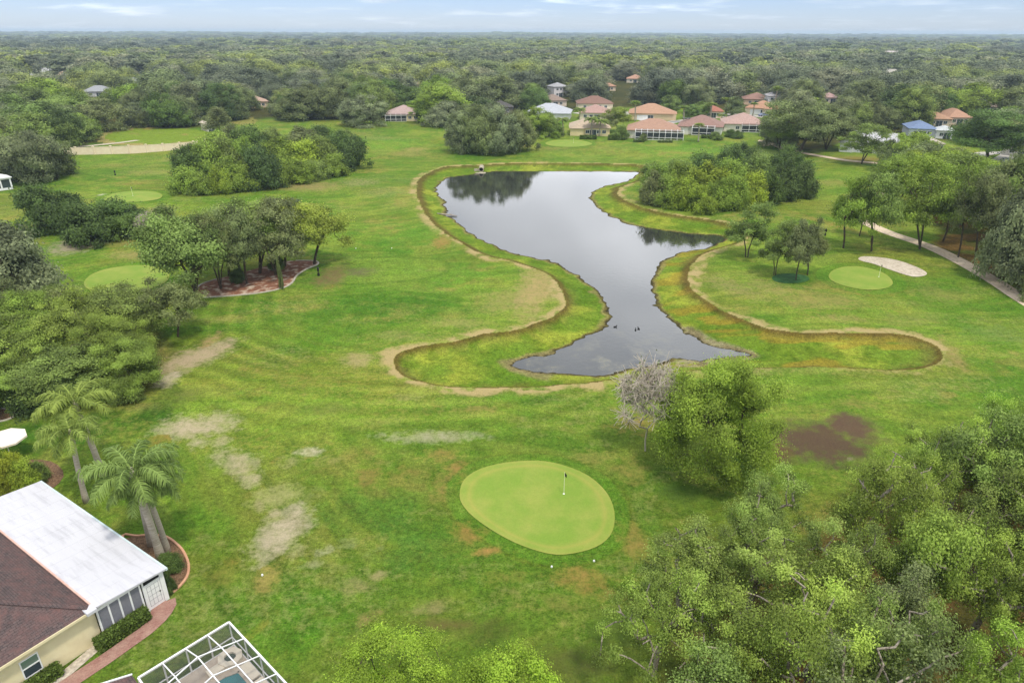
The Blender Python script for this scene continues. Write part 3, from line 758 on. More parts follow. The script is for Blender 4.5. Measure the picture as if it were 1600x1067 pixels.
def limb_mesh(name, P, par, r, sides=5, flare=1.5):
    idx = np.nonzero(par >= 0)[0]; p1 = P[idx]; p0 = P[par[idx]]
    r0 = np.minimum(r[par[idx]], r[idx] * 1.6); r1 = r[idx]
    root = par[par[idx]] < 0; r0 = np.where(root, r0 * flare, r0)
    d = p1 - p0; d /= np.linalg.norm(d, axis=1)[:, None] + 1e-9
    ref = np.where(np.abs(d[:, 2:3]) > .9, np.array([[1., 0, 0]]), np.array([[0, 0, 1.]]))
    a = np.cross(d, ref); a /= np.linalg.norm(a, axis=1)[:, None] + 1e-9; b = np.cross(d, a)
    V = []; m = len(idx)
    for p, rr in ((p0 - d * r0[:, None] * .3, r0), (p1, r1)):
        for k in range(sides):
            t = 2 * math.pi * k / sides; V.append(p + (a * math.cos(t) + b * math.sin(t)) * rr[:, None])
    V = np.stack(V, 1).reshape(-1, 3)
    base = np.arange(m)[:, None] * (2 * sides); F = []
    for k in range(sides):
        k2 = (k + 1) % sides; F.append(np.concatenate([base + k, base + k2, base + sides + k2, base + sides + k], 1))
    return np_mesh(name, V, np.concatenate(F), smooth=True)


def make_tree(seed, height, rad, base_frac, n_cl, cl_r, n_leaf, leaf, lob=.35, flat=.55, zmin=-.35, shell=.62, stems=1, spread=.3, up=.35, tip=.022, top_flat=1.0, skirt=0.0, inner=.12, tone_amp=.5, bald=0.0, outw=1.65):
    """(trunk mesh, crown mesh) of a broadleaf tree: clumps of leaves through a lobed crown, each reached by a limb"""
    rng = np.random.default_rng(seed)
    zb = height * base_frac; ch = (height - zb)
    dirs = rand_dirs(rng, n_cl, zmin); lb = lobes(rng, dirs, 12, lob)
    fr = shell + (1 - shell) * rng.random(n_cl) ** .6
    fr[rng.random(n_cl) < inner] *= .55
    c = dirs * (fr * lb)[:, None]
    cz0 = -zmin / (1 - zmin)
    cl = np.column_stack([c[:, 0] * rad, c[:, 1] * rad, zb + ch * np.clip((c[:, 2] - zmin) / (1 - zmin), 0, 1.3) ** top_flat])
    cl[:, 2] = np.minimum(cl[:, 2], height * 1.06)
    ss = []
    for k in range(stems):
        an = rng.uniform(0, 6.28); lean = spread * rad * (rng.uniform(.3, .8) if stems > 1 else rng.uniform(.0, .5))
        o = np.array([math.cos(an), math.sin(an), 0]); b0 = o * (.25 * rng.random() if stems > 1 else 0); hz_ = zb + ch * .22
        ss.append([b0 + np.array([0, 0, -.4])] + [b0 + o * lean * t ** 1.4 + np.array([0, 0, hz_ * t]) + rng.normal(size=3) * .06 * (t > 0) for t in (.02, .3, .6, .85, 1.0)])
    P, par, r = skeleton(rng, cl, ss, tip=tip)
    trunk = limb_mesh('trunk', P, par, r)
    # leaves
    ctr = np.array([0, 0, zb + ch * .4])
    ids = np.repeat(np.nonzero(rng.random(n_cl) >= bald)[0], n_leaf)
    off = rng.normal(size=(len(ids), 3)) * cl_r * np.array([.62, .62, .62 * flat])
    csc = rng.uniform(.65, 1.3, n_cl)
    pos = cl[ids] + off * csc[ids][:, None]
    if skirt > 0: pos[:, 2] -= skirt * np.maximum(0, rng.random(len(ids)) - .5) * 2
    outv = pos - ctr; outv /= np.linalg.norm(outv, axis=1)[:, None] + 1e-9
    cv_ = off / (np.linalg.norm(off, axis=1)[:, None] + 1e-9)
    V, F = leaf_cards(rng, pos, leaf, up, outv * .55 + cv_ * .6, outw=outw)
    tone = np.clip(.5 + (rng.random(n_cl)[ids] - .5) * tone_amp * 1.25 + (rng.random(len(ids)) - .5) * .32, 0, 1)
    return trunk, np_mesh('crown', V, F, tone)


def make_bare(seed, height, rad, n_cl, n_leaf):
    rng = np.random.default_rng(seed)
    d = rand_dirs(rng, n_cl, -.5); fr = rng.uniform(.4, 1, n_cl)
    cl = d * fr[:, None] * np.array([rad, rad, height * .38]) + np.array([0, 0, height * .58])
    st = [[(0, 0, -.3), (0, 0, .05), (.1, 0, height * .12), (.05, .1, height * .25)]]
    P, par, r = skeleton(rng, cl, st, tip=.014, bend=.2)
    # short twigs at every tip
    tw = MB()
    k = rng.integers(0, n_cl, n_cl * 24)
    for i in k:
        p = cl[i]; q = p + rng.normal(size=3) * .5; tw.bar(p, q, .03)
    trunk = limb_mesh('trunk', P, par, r)
    me = bpy.data.meshes.new('twigs'); me.from_pydata(tw.v, [], tw.f); me.materials.append(M['twig'])
    ids = rng.integers(0, n_cl, n_leaf); pos = cl[ids] + rng.normal(size=(n_leaf, 3)) * .4
    V, F = leaf_cards(rng, pos, .12)
    return trunk, np_mesh('crown', V, F, rng.random(n_leaf)), me


def make_palm(seed, height, n_fr=17, flen=3.4, lean=.4, fan=False, r=.15):
    rng = np.random.default_rng(seed); an = rng.uniform(0, 6.28)
    ld = np.array([math.cos(an), math.sin(an), 0]) * lean
    pts = [ld * (t ** 1.6) + np.array([0, 0, height * t]) for t in np.linspace(0, 1, 9)]
    pts[0] = pts[0] - np.array([0, 0, .3])
    t = MB().tube(pts, [r * (1.35 - .35 * min(1, i / 2) - .1 * i / 9) for i in range(9)], 9)
    # crownshaft
    top = pts[-1]; t.tube([top, top + np.array([0, 0, .35]), top + np.array([0, 0, .8])], [r * 1.15, r * .9, r * .3], 8)
    tm = bpy.data.meshes.new('trunk'); tm.from_pydata(t.v, [], t.f); tm.polygons.foreach_set('use_smooth', [True] * len(tm.polygons)); tm.update()
    V, F, T = [], [], []
    def quad(a, b, c, d, tone):
        n = len(V); V.extend([a, b, c, d]); F.append((n, n + 1, n + 2, n + 3)); T.append(tone)
    up = np.array([0, 0, 1.])
    for k in range(n_fr):
        az = 2.4 * k + rng.uniform(-.2, .2); e = 1.35 - 1.1 * (k / n_fr) + rng.uniform(-.12, .12)
        h = np.array([math.cos(az), math.sin(az), 0]); sd = np.array([-h[1], h[0], 0]); L = flen * rng.uniform(.85, 1.1)
        p = top + up * .4; path = [p]; dirs = []; ft = rng.uniform(.2, .8)
        if fan:
            L *= .55; d = h * math.cos(e) + up * math.sin(e); c = p + d * L * .55
            for a in np.linspace(-1.35, 1.35, 15):
                w = d * math.cos(a) + np.cross(d, sd) * 0 + sd * math.sin(a); tip = c + w * L * .75 - up * .25 * L * abs(a) * .5
                q = np.cross(w, up); q = q / (np.linalg.norm(q) + 1e-9) * .045 * L
                m_ = (c + tip) / 2; quad(c, m_ + q, tip, m_ - q, ft)
            quad(p - sd * .03, p + sd * .03, c + sd * .03, c - sd * .03, .9); continue
        ns = 12
        for i in range(ns):
            s = i / ns; ang = e - 2.1 * s ** 1.5 - .15
            d = h * math.cos(ang) + up * math.sin(ang); dirs.append(d); p = p + d * (L / ns); path.append(p)
        for i in range(ns):
            a, b = path[i], path[i + 1]; w = .045 * (1 - i / ns) + .012
            quad(a - sd * w, a + sd * w, b + sd * w, b - sd * w, .95)
        for i in np.arange(1.6, ns - .05, .22):
            j = int(i); f = i - j; a = path[j] * (1 - f) + path[j + 1] * f; d = dirs[min(j, ns - 1)]; s = i / ns
            ll = .78 * math.sin(math.pi * min(1, .12 + .82 * s)) ** .6 * (flen / 3.4)
            for sg in (-1, 1):
                n_ = np.cross(d, sd) ; n_ /= np.linalg.norm(n_) + 1e-9
                o = sd * sg * rng.uniform(.55, .95) + d * .55 + n_ * rng.uniform(-.5, .45) - up * .12
                o /= np.linalg.norm(o); m_ = a + o * ll * .5; tip = a + o * ll * .95 - up * ll * rng.uniform(.25, .6)
                w = d * .042 * (flen / 3.4); tn = np.clip(ft + rng.uniform(-.3, .3), 0, 1)
                quad(a - w * .6, a + w * .6, m_ + w, m_ - w, tn); quad(m_ - w, m_ + w, tip + w * .1, tip - w * .1, tn)
    return tm, np_mesh('crown', np.array(V), np.array(F), np.array(T))


def make_pine(seed, height, n, leaf):
    rng = np.random.default_rng(seed); pts = [(0, 0, -.3), (0, 0, .1), (.1, 0, height * .3), (0, .1, height * .6), (0, 0, height)]
    cl = []
    for k in range(n):
        t = rng.uniform(.35, 1); a = rng.uniform(0, 6.28); rr = height * .2 * (1.08 - t) * rng.uniform(.5, 1.2) + .3
        cl.append((rr * math.cos(a), rr * math.sin(a), height * t))
    cl = np.array(cl); P, par, r = skeleton(rng, cl, [pts], tip=.02)
    ids = np.repeat(np.arange(n), 60); pos = cl[ids] + rng.normal(size=(len(ids), 3)) * .55
    V, F = leaf_cards(rng, pos, leaf, .1, asp=.3)
    return limb_mesh('trunk', P, par, r), np_mesh('crown', V, F, rng.random(len(ids)))


PROTO = {}


def proto(kind, i, pair, bark, leafm='leaf'):
    tr, cr = pair[0], pair[1]
    tr.materials.append(M[bark]); cr.materials.append(M[leafm])
    co = np.empty(len(cr.vertices) * 3, np.float32); cr.vertices.foreach_get('co', co); co = co.reshape(-1, 3)
    z = np.quantile(co[:, 2], .995); rr = np.quantile(np.hypot(co[:, 0], co[:, 1]), .97)
    PROTO.setdefault(kind, []).append((tr, cr, float(rr), float(z), pair[2] if len(pair) > 2 else None))


for i in range(6):   # open oaks with pale limbs, near
    proto('oak', i, make_tree(100 + i, 9.5, 3.3, .36, 60, .56, 520, .066, lob=.6, flat=.66, zmin=-.12, shell=.45, stems=1 + i % 2, spread=.5, inner=.2, tone_amp=.55, tip=.05, bald=.08), 'bark')
for i in range(3):   # dense round broadleaf trees, near
    proto('broad', i, make_tree(130 + i, 10, 5.0, .12, 105, .84, 760, .09, lob=.62, flat=.62, zmin=-.5, shell=.5, inner=.15, tone_amp=.5, tip=.03), 'bark_dark')
proto('broad', 3, make_tree(137, 10, 5.0, .15, 135, .8, 760, .08, lob=.46, flat=.7, zmin=-.55, shell=.58, inner=.12, tone_amp=.6, tip=.03), 'bark_dark')
for i in range(4):   # layered live oaks, left wood and island
    proto('layer', i, make_tree(150 + i, 8.5, 4.8, .34, 96, .84, 350, .11, lob=.42, flat=.55, zmin=-.15, shell=.5, stems=1 + i % 3, spread=.55, top_flat=.82, tone_amp=.6, tip=.034), 'bark_dark')
for i in range(4):   # trees on clear stems beside the fairways
    proto('park', i, make_tree(170 + i, 9, 4.0, .36, 52, .80, 300, .125, lob=.5, flat=.6, zmin=-.2, shell=.4, stems=1 + i % 2, spread=.6, tone_amp=.5, tip=.036), 'bark_dark')
for i in range(4):   # bushes to the ground
    proto('bush', i, make_tree(190 + i, 5, 3.2, .02, 60, .8, 220, .15, lob=.35, flat=.8, zmin=-.3, shell=.6, tone_amp=.55), 'bark_dark')
for i in range(5):   # round grey-green oaks of the woods
    proto('dome', i, make_tree(210 + i, 9, 5.5, .06, 95, 1.05, 230, .19, lob=.45, flat=.6, zmin=-.3, shell=.6, skirt=.6, top_flat=.85, tone_amp=.55, outw=2.2), 'bark_dark')
for i in range(2): proto('pine', i, make_pine(230 + i, 14, 60, .3), 'bark_dark')
proto('bare', 0, make_bare(240, 9.5, 3.2, 110, 700), 'twig')
for i in range(3): proto('queen palm', i, make_palm(250 + i, 6, 17, 2.9, .35, r=.2), 'palm_bark', 'frond')
for i in range(2): proto('fan palm', i, make_palm(260 + i, 7, 24, 3.0, .2, True, .17), 'palm_bark', 'frond')

TREES = []   # (u0, v0, u1, v1, distance) for later spacing
CNT = {}
OBJ = {'oak': 'oak_tree', 'broad': 'broadleaf_tree', 'layer': 'live_oak_tree', 'park': 'park_tree', 'bush': 'shrub', 'dome': 'woodland_oak', 'pine': 'pine_tree', 'bare': 'bare_tree', 'queen palm': 'palm_tree', 'fan palm': 'palm_tree'}
CATS = {'bush': 'shrub', 'queen palm': 'palm tree', 'fan palm': 'palm tree', 'pine': 'pine tree'}


def plant(kind, x, y, width, height, tint, label, group=None, rz=None, idx=None, z=None, lean=None, cat=None):
    """one tree: an Empty at its foot that parents trunk and crown; copies share the meshes"""
    k = CNT.get(kind, 0); CNT[kind] = k + 1
    tr, cr, rr, zz, tw = PROTO[kind][(k if idx is None else idx) % len(PROTO[kind])]
    z = hz(x, y) if z is None else z
    o = empty(OBJ[kind], (x, y, z), random.uniform(0, 6.28) if rz is None else rz, label, cat or CATS.get(kind, 'tree'), group)
    sx = width / (2 * rr); o.scale = (sx, sx, height / zz)
    if lean: o.rotation_euler[0], o.rotation_euler[1] = lean
    t = link('trunk', tr, None, o); c = link('crown', cr, None, o); c.color = (*tint, 1)
    if tw: link('twigs', tw, None, o)
    return o


def T(kind, u, v, wpx, vt, tint, label, group=None, **kw):
    """tree whose foot stands at picture point (u, v), crown wpx wide, top at row vt"""
    x, y = G(u, v); z = hz(x, y); x, y = G(u, v, z)
    w = PX(x, y, z)[2]
    zt = top_z(x, y, vt); width = wpx * w / FPX
    return plant(kind, x, y, width, max(.6, zt - z), tint, label, group, **kw)


TN = {'olive': (.80, .78, 1.1), 'grey': (.86, .82, 1.5), 'mid': (.84, .92, .85), 'bright': (.98, 1.12, .7), 'lime': (1.2, 1.28, .6), 'dark': (.44, .54, .6), 'deep': (.56, .70, .66), 'yellow': (1.4, 1.32, .55), 'light': (.97, 1.04, .74)}


def tj(t, a=.1):
    b = np.array(TN[t]); return tuple(b * random.uniform(1 - a, 1 + a) * np.array([random.uniform(.95, 1.05), 1, random.uniform(.93, 1.07)]))


COLOUR_WORD = {'olive': 'olive green', 'grey': 'grey green', 'mid': 'mid green', 'bright': 'bright green', 'lime': 'lime green', 'dark': 'very dark green', 'deep': 'deep green', 'yellow': 'yellow green', 'light': 'pale green'}

# ---- single trees of the course
T('broad', 1102, 736, 190, 558, (1.12, 1.26, .66), 'large dense bright green tree standing alone between pond and front green', idx=3)
T('bare', 1008, 704, 108, 562, tj('grey'), 'bare greyish twiggy tree leaning against the large bright green tree')
T('broad', 622, 1160, 236, 1034, (1.22, 1.42, .62), 'yellow green treetop at the bottom edge, left one of the pair', idx=1)
T('broad', 790, 1190, 250, 1050, (1.2, 1.42, .6), 'yellow green treetop at the bottom edge, right one of the pair', idx=2)
T('park', 1166, 402, 76, 318, tj('mid'), 'sparse leaning tree with dark trunk on the bank right of the pond', idx=1)
for a in ((1210, 430, 60, 346, 'mid', 'small light tree, leftmost of three on the round ground cover bed'), (1243, 438, 66, 342, 'olive', 'small dense olive tree, front one on the round ground cover bed'), (1262, 430, 64, 352, 'olive', 'small olive tree, rightmost on the round ground cover bed')):
    T('park', a[0], a[1], a[2], a[3], tj(a[4]), a[5], 'trees on the ground cover bed')
T('park', 1317, 388, 88, 274, tj('bright'), 'tall light green tree with straight dark trunk left of the cart path', idx=0)
T('park', 1362, 393, 96, 272, tj('mid'), 'tree with several pale stems just behind the sand bunker', idx=3)
T('park', 1343, 369, 60, 292, tj('deep'), 'thin dark tree between the straight trunk and the many stemmed tree', idx=2)
T('park', 1437, 389, 104, 252, tj('bright'), 'tree with a slanting trunk at the near edge of the cart path', idx=1, lean=(0, .1))
T('park', 1346, 256, 78, 193, tj('mid'), 'spreading tree with dark trunk in front of the white house by the path', idx=1)
T('layer', 1250, 240, 120, 160, tj('olive'), 'broad olive tree at the far end of the cart path')
T('layer', 1218, 236, 70, 172, tj('mid'), 'green tree beside the flat tan house at the fairway end')
T('layer', 1290, 234, 86, 168, tj('olive'), 'dark olive tree left of the white house by the path')
T('layer', 1542, 252, 134, 174, tj('deep'), 'wide dark tree on stout trunks over the street at right')
T('layer', 1598, 258, 90, 186, tj('olive'), 'olive tree at the right edge beside the grey roofed house')
T('park', 664, 193, 52, 148, tj('bright'), 'bright green tree on a short trunk in front of the pink roofed house')
T('dome', 566, 197, 78, 150, tj('grey'), 'grey willowy tree left of the pink roofed house')
T('dome', 696, 198, 66, 160, tj('grey'), 'grey green round tree right of the pink roofed house')
T('dome', 742, 200, 60, 164, tj('olive'), 'olive round tree behind the big clump by the pond end')
for i, a in enumerate(((722, 238, 58, 176, 'grey'), (752, 241, 66, 170, 'olive'), (784, 241, 66, 172, 'grey'), (812, 236, 54, 174, 'olive'), (766, 228, 70, 164, 'grey'), (736, 226, 54, 168, 'olive'))):
    T('dome', a[0], a[1], a[2], a[3], tj(a[4]), '%s oak in the tight clump above the far left end of the pond' % COLOUR_WORD[a[4]], 'oak clump above the pond')
T('dome', 46, 284, 110, 206, tj('grey'), 'big grey green tree in front of the tan wall at the left edge')
T('dome', 4, 270, 80, 214, tj('olive'), 'olive tree cut by the left edge beside the small white pavilion')
T('dome', 34, 474, 150, 352, tj('grey'), 'big grey olive tree at the left edge above the dense wood', idx=2)
T('pine', 345, 216, 46, 168, tj('olive'), 'tall olive pine rising behind the left thicket', idx=0)
# dark bushes beside the left greens
for a in ((80, 360, 92, 289, 'dark', 'tallest dark round bush of the group by the left greens'), (108, 352, 60, 300, 'dark', 'dark bush tucked behind the tallest one by the left greens'), (143, 380, 80, 318, 'dark', 'round very dark bush, front one of the group by the left greens'),
          (178, 362, 86, 311, 'deep', 'long dark bush right of the front one by the left greens'), (206, 372, 60, 334, 'deep', 'low green bush at the right of the dark group'), (218, 352, 40, 322, 'dark', 'small dark bush at the back of the dark group')):
    T('bush', a[0], a[1], a[2], a[3], tj(a[4]), a[5], 'dark bushes by the left greens')
T('bare', 240, 372, 44, 330, tj('grey'), 'grey half bare bush between the dark bushes and the tree island')
T('bush', 262, 366, 52, 324, tj('olive'), 'olive bush behind the left end of the tree island')
# island trees
for i, a in enumerate(((306, 462, 118, 333, 'mid', 'leaning light green tree at the left tip of the mulched island', 1), (345, 452, 70, 338, 'olive', 'olive tree at the front left of the mulched island', 2), (358, 432, 84, 322, 'mid', 'tall tree behind the front ones on the mulched island', 3),
                       (386, 444, 70, 326, 'olive', 'olive tree in the middle front of the mulched island', 0), (405, 428, 90, 310, 'mid', 'tallest tree in the middle of the mulched island', 1), (432, 430, 84, 312, 'olive', 'olive tree right of the middle on the mulched island', 2),
                       (446, 416, 80, 314, 'grey', 'grey green tree at the back of the mulched island', 3), (375, 424, 80, 322, 'deep', 'deep green tree at the back left of the mulched island', 0), (490, 413, 104, 311, 'yellow', 'tree forking low at the right tip of the mulched island', 1))):
    T('layer', a[0], a[1], a[2] * (1.12 if a[0] == 490 else 1.26), a[3], tuple(1.06 * q for q in tj(a[4], .04)) if a[4] != 'yellow' else (1.1, 1.08, .7), a[5], 'trees on the mulched island', idx=a[6])
for a in ((372, 440, 26, 420, 'dark', 'small dark shrub under the front island trees'), (440, 452, 8, 400, 'olive', 'slim young tree at the front edge of the mulched island'), (432, 420, 26, 398, 'deep', 'low green shrub under the right island trees')):
    T('bush', a[0], a[1], a[2], a[3], tj(a[4]), a[5])
# thickets
TH_L = ((292, 302, 46, 262, 'bright'), (318, 303, 44, 268, 'bright'), (345, 302, 44, 262, 'lime'), (362, 299, 50, 246, 'bright'), (386, 297, 44, 258, 'bright'), (412, 294, 62, 228, 'dark'), (440, 289, 50, 246, 'bright'), (468, 284, 52, 250, 'bright'), (494, 280, 44, 252, 'mid'), (520, 275, 44, 240, 'bright'), (550, 264, 60, 216, 'dark'),
        (300, 282, 50, 230, 'deep'), (330, 280, 60, 222, 'bright'), (360, 276, 60, 216, 'mid'), (392, 272, 62, 214, 'bright'), (440, 264, 62, 216, 'bright'), (474, 262, 60, 220, 'lime'), (500, 256, 60, 212, 'mid'), (526, 250, 50, 206, 'deep'), (300, 262, 50, 226, 'dark'), (340, 252, 60, 208, 'bright'), (392, 246, 60, 196, 'deep'),
        (430, 240, 50, 200, 'mid'), (470, 238, 52, 198, 'olive'), (504, 232, 46, 196, 'dark'), (540, 236, 44, 202, 'mid'), (370, 240, 44, 194, 'olive'))
for a in TH_L: T('bush', a[0], a[1], a[2] * 1.08, a[3], tj(a[4], .08), '%s bush of the wild thicket left of the upper fairway' % COLOUR_WORD[a[4]], 'bushes of the left thicket')
TH_R = ((1020, 318, 44, 268, 'olive'), (1042, 322, 44, 276, 'bright'), (1064, 325, 52, 278, 'lime'), (1096, 330, 56, 290, 'lime'), (1122, 328, 44, 280, 'bright'), (1146, 326, 44, 274, 'bright'), (1170, 322, 50, 270, 'lime'), (1198, 316, 46, 262, 'deep'), (1222, 312, 50, 250, 'dark'), (1252, 308, 42, 256, 'dark'),
        (1030, 300, 56, 258, 'bright'), (1066, 304, 60, 256, 'bright'), (1104, 306, 64, 254, 'lime'), (1140, 304, 60, 250, 'bright'), (1176, 298, 56, 244, 'mid'), (1212, 292, 52, 238, 'dark'), (1240, 290, 44, 244, 'deep'), (1060, 284, 56, 250, 'mid'), (1100, 282, 60, 240, 'deep'), (1144, 276, 62, 226, 'deep'), (1160, 270, 50, 224, 'dark'), (1186, 280, 50, 240, 'mid'), (1230, 276, 40, 226, 'deep'), (1020, 282, 46, 254, 'mid'))
for a in TH_R: T('bush', a[0], a[1], a[2] * 1.08, a[3], tj(a[4], .08), '%s bush of the thicket between pond arm and cart path' % COLOUR_WORD[a[4]], 'bushes of the right thicket')
# trees on the far side of the cart path
for a in ((1497, 402, 90, 268, 'mid', 'park'), (1523, 412, 84, 274, 'olive', 'park'), (1474, 378, 100, 250, 'bright', 'park'), (1562, 434, 90, 300, 'grey', 'dome'), (1600, 446, 110, 336, 'grey', 'dome'), (1500, 352, 110, 244, 'mid', 'park'), (1548, 372, 110, 250, 'olive', 'park'), (1590, 380, 110, 256, 'mid', 'dome'), (1640, 400, 120, 270, 'olive', 'dome'),
          (1400, 322, 90, 240, 'bright', 'layer'), (1452, 330, 100, 238, 'bright', 'layer'), (1420, 292, 90, 226, 'olive', 'dome'), (1470, 300, 110, 236, 'lime', 'layer'), (1520, 306, 110, 242, 'bright', 'layer'), (1570, 322, 120, 254, 'deep', 'dome'), (1430, 272, 84, 210, 'bright', 'dome'), (1395, 268, 60, 222, 'olive', 'dome'), (1490, 276, 60, 232, 'olive', 'dome'),
          (1650, 300, 130, 220, 'mid', 'dome'), (1620, 470, 60, 380, 'olive', 'dome'), (1660, 350, 130, 250, 'mid', 'dome'), (1610, 290, 90, 238, 'olive', 'dome')):
    T(a[5], a[0], a[1], a[2], a[3], tj(a[4]), '%s tree in the belt beyond the cart path at right' % COLOUR_WORD[a[4]], 'trees beyond the cart path')
# palms near and far
T('queen palm', 160, 742, 118, 606, tj('light', .02), 'tall queen palm with slender pale trunk, farther one of the leaning two', idx=0)
T('queen palm', 135, 784, 104, 660, tj('light', .02), 'shorter queen palm with slender trunk, nearer the white roof corner', idx=1)
for i, a in enumerate(((252, 874, 150, 712, 'queen palm trunk nearest the viewer in the edged mulch bed'), (262, 862, 112, 734, 'queen palm at the right rear of the edged mulch bed'), (236, 852, 112, 728, 'queen palm at the left rear of the edged mulch bed'))):
    T('queen palm', a[0], a[1], a[2], a[3], tj('mid', .05), a[4], 'palm cluster beside the white roof', idx=i)
for a in ((992, 190, 22, 157, 'fan palm'), (1068, 192, 26, 165, 'fan palm'), (1091, 222, 22, 192, 'fan palm'), (1110, 186, 24, 160, 'fan palm'), (1134, 180, 24, 152, 'fan palm'), (924, 213, 30, 182, 'queen palm'), (936, 213, 28, 186, 'queen palm'), (880, 212, 26, 184, 'queen palm'), (1126, 192, 20, 178, 'queen palm'), (1176, 182, 18, 160, 'fan palm'), (1208, 176, 26, 134, 'fan palm'), (1180, 160, 20, 144, 'fan palm'), (905, 195, 22, 168, 'queen palm'), (855, 214, 22, 192, 'queen palm')):
    T(a[4], a[0], a[1], a[2], a[3], tj('light'), '%s standing between the far houses behind the upper fairway' % ('cabbage palm with a round head' if a[4] == 'fan palm' else 'feathery palm'), 'palms among the far houses')
# garden trees around the far houses
for a in ((832, 214, 60, 168, 'bright', 'dome'), (858, 212, 44, 176, 'mid', 'dome'), (966, 206, 54, 168, 'light', 'park'), (948, 208, 34, 178, 'olive', 'park'), (1148, 182, 34, 152, 'olive', 'dome'), (1080, 186, 30, 164, 'deep', 'dome'), (1096, 184, 36, 160, 'mid', 'dome'), (1150, 216, 22, 204, 'deep', 'bush'), (1140, 214, 18, 202, 'dark', 'bush'), (868, 216, 16, 205, 'bright', 'bush'),
          (1120, 218, 24, 206, 'mid', 'bush'), (1004, 220, 14, 208, 'olive', 'bush'), (970, 218, 26, 196, 'mid', 'bush'), (1206, 214, 40, 176, 'mid', 'dome'), (812, 206, 40, 176, 'dark', 'dome'), (1045, 176, 40, 150, 'mid', 'dome')):
    T(a[5], a[0], a[1], a[2], a[3], tj(a[4]), '%s garden %s close to the far houses' % (COLOUR_WORD[a[4]], 'bush' if a[5] == 'bush' else 'tree'), 'garden plants among the far houses')

# ---- the dense wood at lower right
def fill(poly, step, n_max, seed):
    rng = random.Random(seed); lo, hi = poly.min(0), poly.max(0); pts = []
    y = lo[1]
    row = 0
    while y < hi[1]:
        x = lo[0] + (row % 2) * step * .5
        while x < hi[0]:
            p = (x + rng.uniform(-.3, .3) * step, y + rng.uniform(-.3, .3) * step)
            if sdist(np.array([p[0]]), np.array([p[1]]), poly)[0] < .9: pts.append(p)
            x += step
        y += step * .87; row += 1
    return pts


for x, y in sorted(fill(WOOD_SE, 4.6, 200, 5), key=lambda p: p[1]):
    u, v, w = PX(x, y, 4)
    if u > 1760 or v > 1290 or y < 18: continue
    hi = v < 745 and u > 1330
    t = random.choice(['bright', 'mid', 'bright', 'lime']) if hi else random.choice(['mid', 'light', 'light', 'mid', 'olive', 'bright'])
    hh = random.uniform(7.5, 11.0) if not hi else random.uniform(7, 8.5)
    where = 'against the brown patch at its upper edge' if hi else ('along the bottom edge of the picture' if v > 960 else ('at its edge facing the front green' if u < 1130 else 'deep in its middle'))
    plant('broad' if (hi and random.random() < .5) else 'oak', x, y, random.uniform(5.2, 7.4), hh, tuple(1.26 * q for q in tj(t, .08)), '%s oak of the lower right wood, %s' % (COLOUR_WORD[t], where), 'oaks of the lower right wood')
# ---- the dense wood at left
for x, y in sorted(fill(WOOD_W, 6.2, 200, 9), key=lambda p: p[1]):
    u, v, w = PX(x, y, 3)
    if u < -160 or (u > 215 and v > 560): continue
    t = random.choice(['mid', 'light', 'bright', 'mid', 'olive'])
    where = 'facing the fairway' if u > 200 else ('along its near edge above the palms' if v > 560 else 'in its thick middle')
    hh = random.uniform(5.4, 7.4)
    plant('broad' if random.random() < .4 else 'layer', x, y, random.uniform(8.0, 10.5), hh, tj(t, .08), '%s low spreading oak of the left wood, %s' % (COLOUR_WORD[t], where), 'oaks of the left wood')
T('park', 279, 526, 110, 440, tj('olive'), 'thin dark stemmed tree at the right end of the left wood', idx=2)
for a in ((55, 640, 70, 590, 'dark', 'round dark bush under the near edge of the left wood'), (120, 634, 70, 592, 'deep', 'deep green bush beside the round dark one under the left wood'), (20, 630, 60, 585, 'mid', 'mid green bush at the left edge under the wood'), (200, 625, 50, 590, 'mid', 'scrubby bush on the sandy floor of the left wood')):
    T('bush', a[0], a[1], a[2], a[3], tj(a[4]), a[5])


# ================================================================== HOUSES
ROOFM = {}


def roof_mat(rgb):
    g_ = sum(rgb) / 3; rgb = [(c * .64 + g_ * .36) * .92 for c in rgb]
    k = tuple(rgb)
    if k not in ROOFM:
        ROOFM[k] = noise_mat('roof_tiles', S(*rgb), S(*[c * .88 for c in rgb]), .8, .85, .12, c3=S(*[min(255, c * 1.06 + 6) for c in rgb]), scale3=5, stretch=(1, 1, 6))
    return ROOFM[k]


WALLM = {}


def wall_mat(rgb):
    k = tuple(rgb)
    if k not in WALLM: WALLM[k] = noise_mat('painted_wall', S(*rgb), S(*[c * .94 for c in rgb]), .7, .9, .1)
    return WALLM[k]


HOUSE_BOX = []


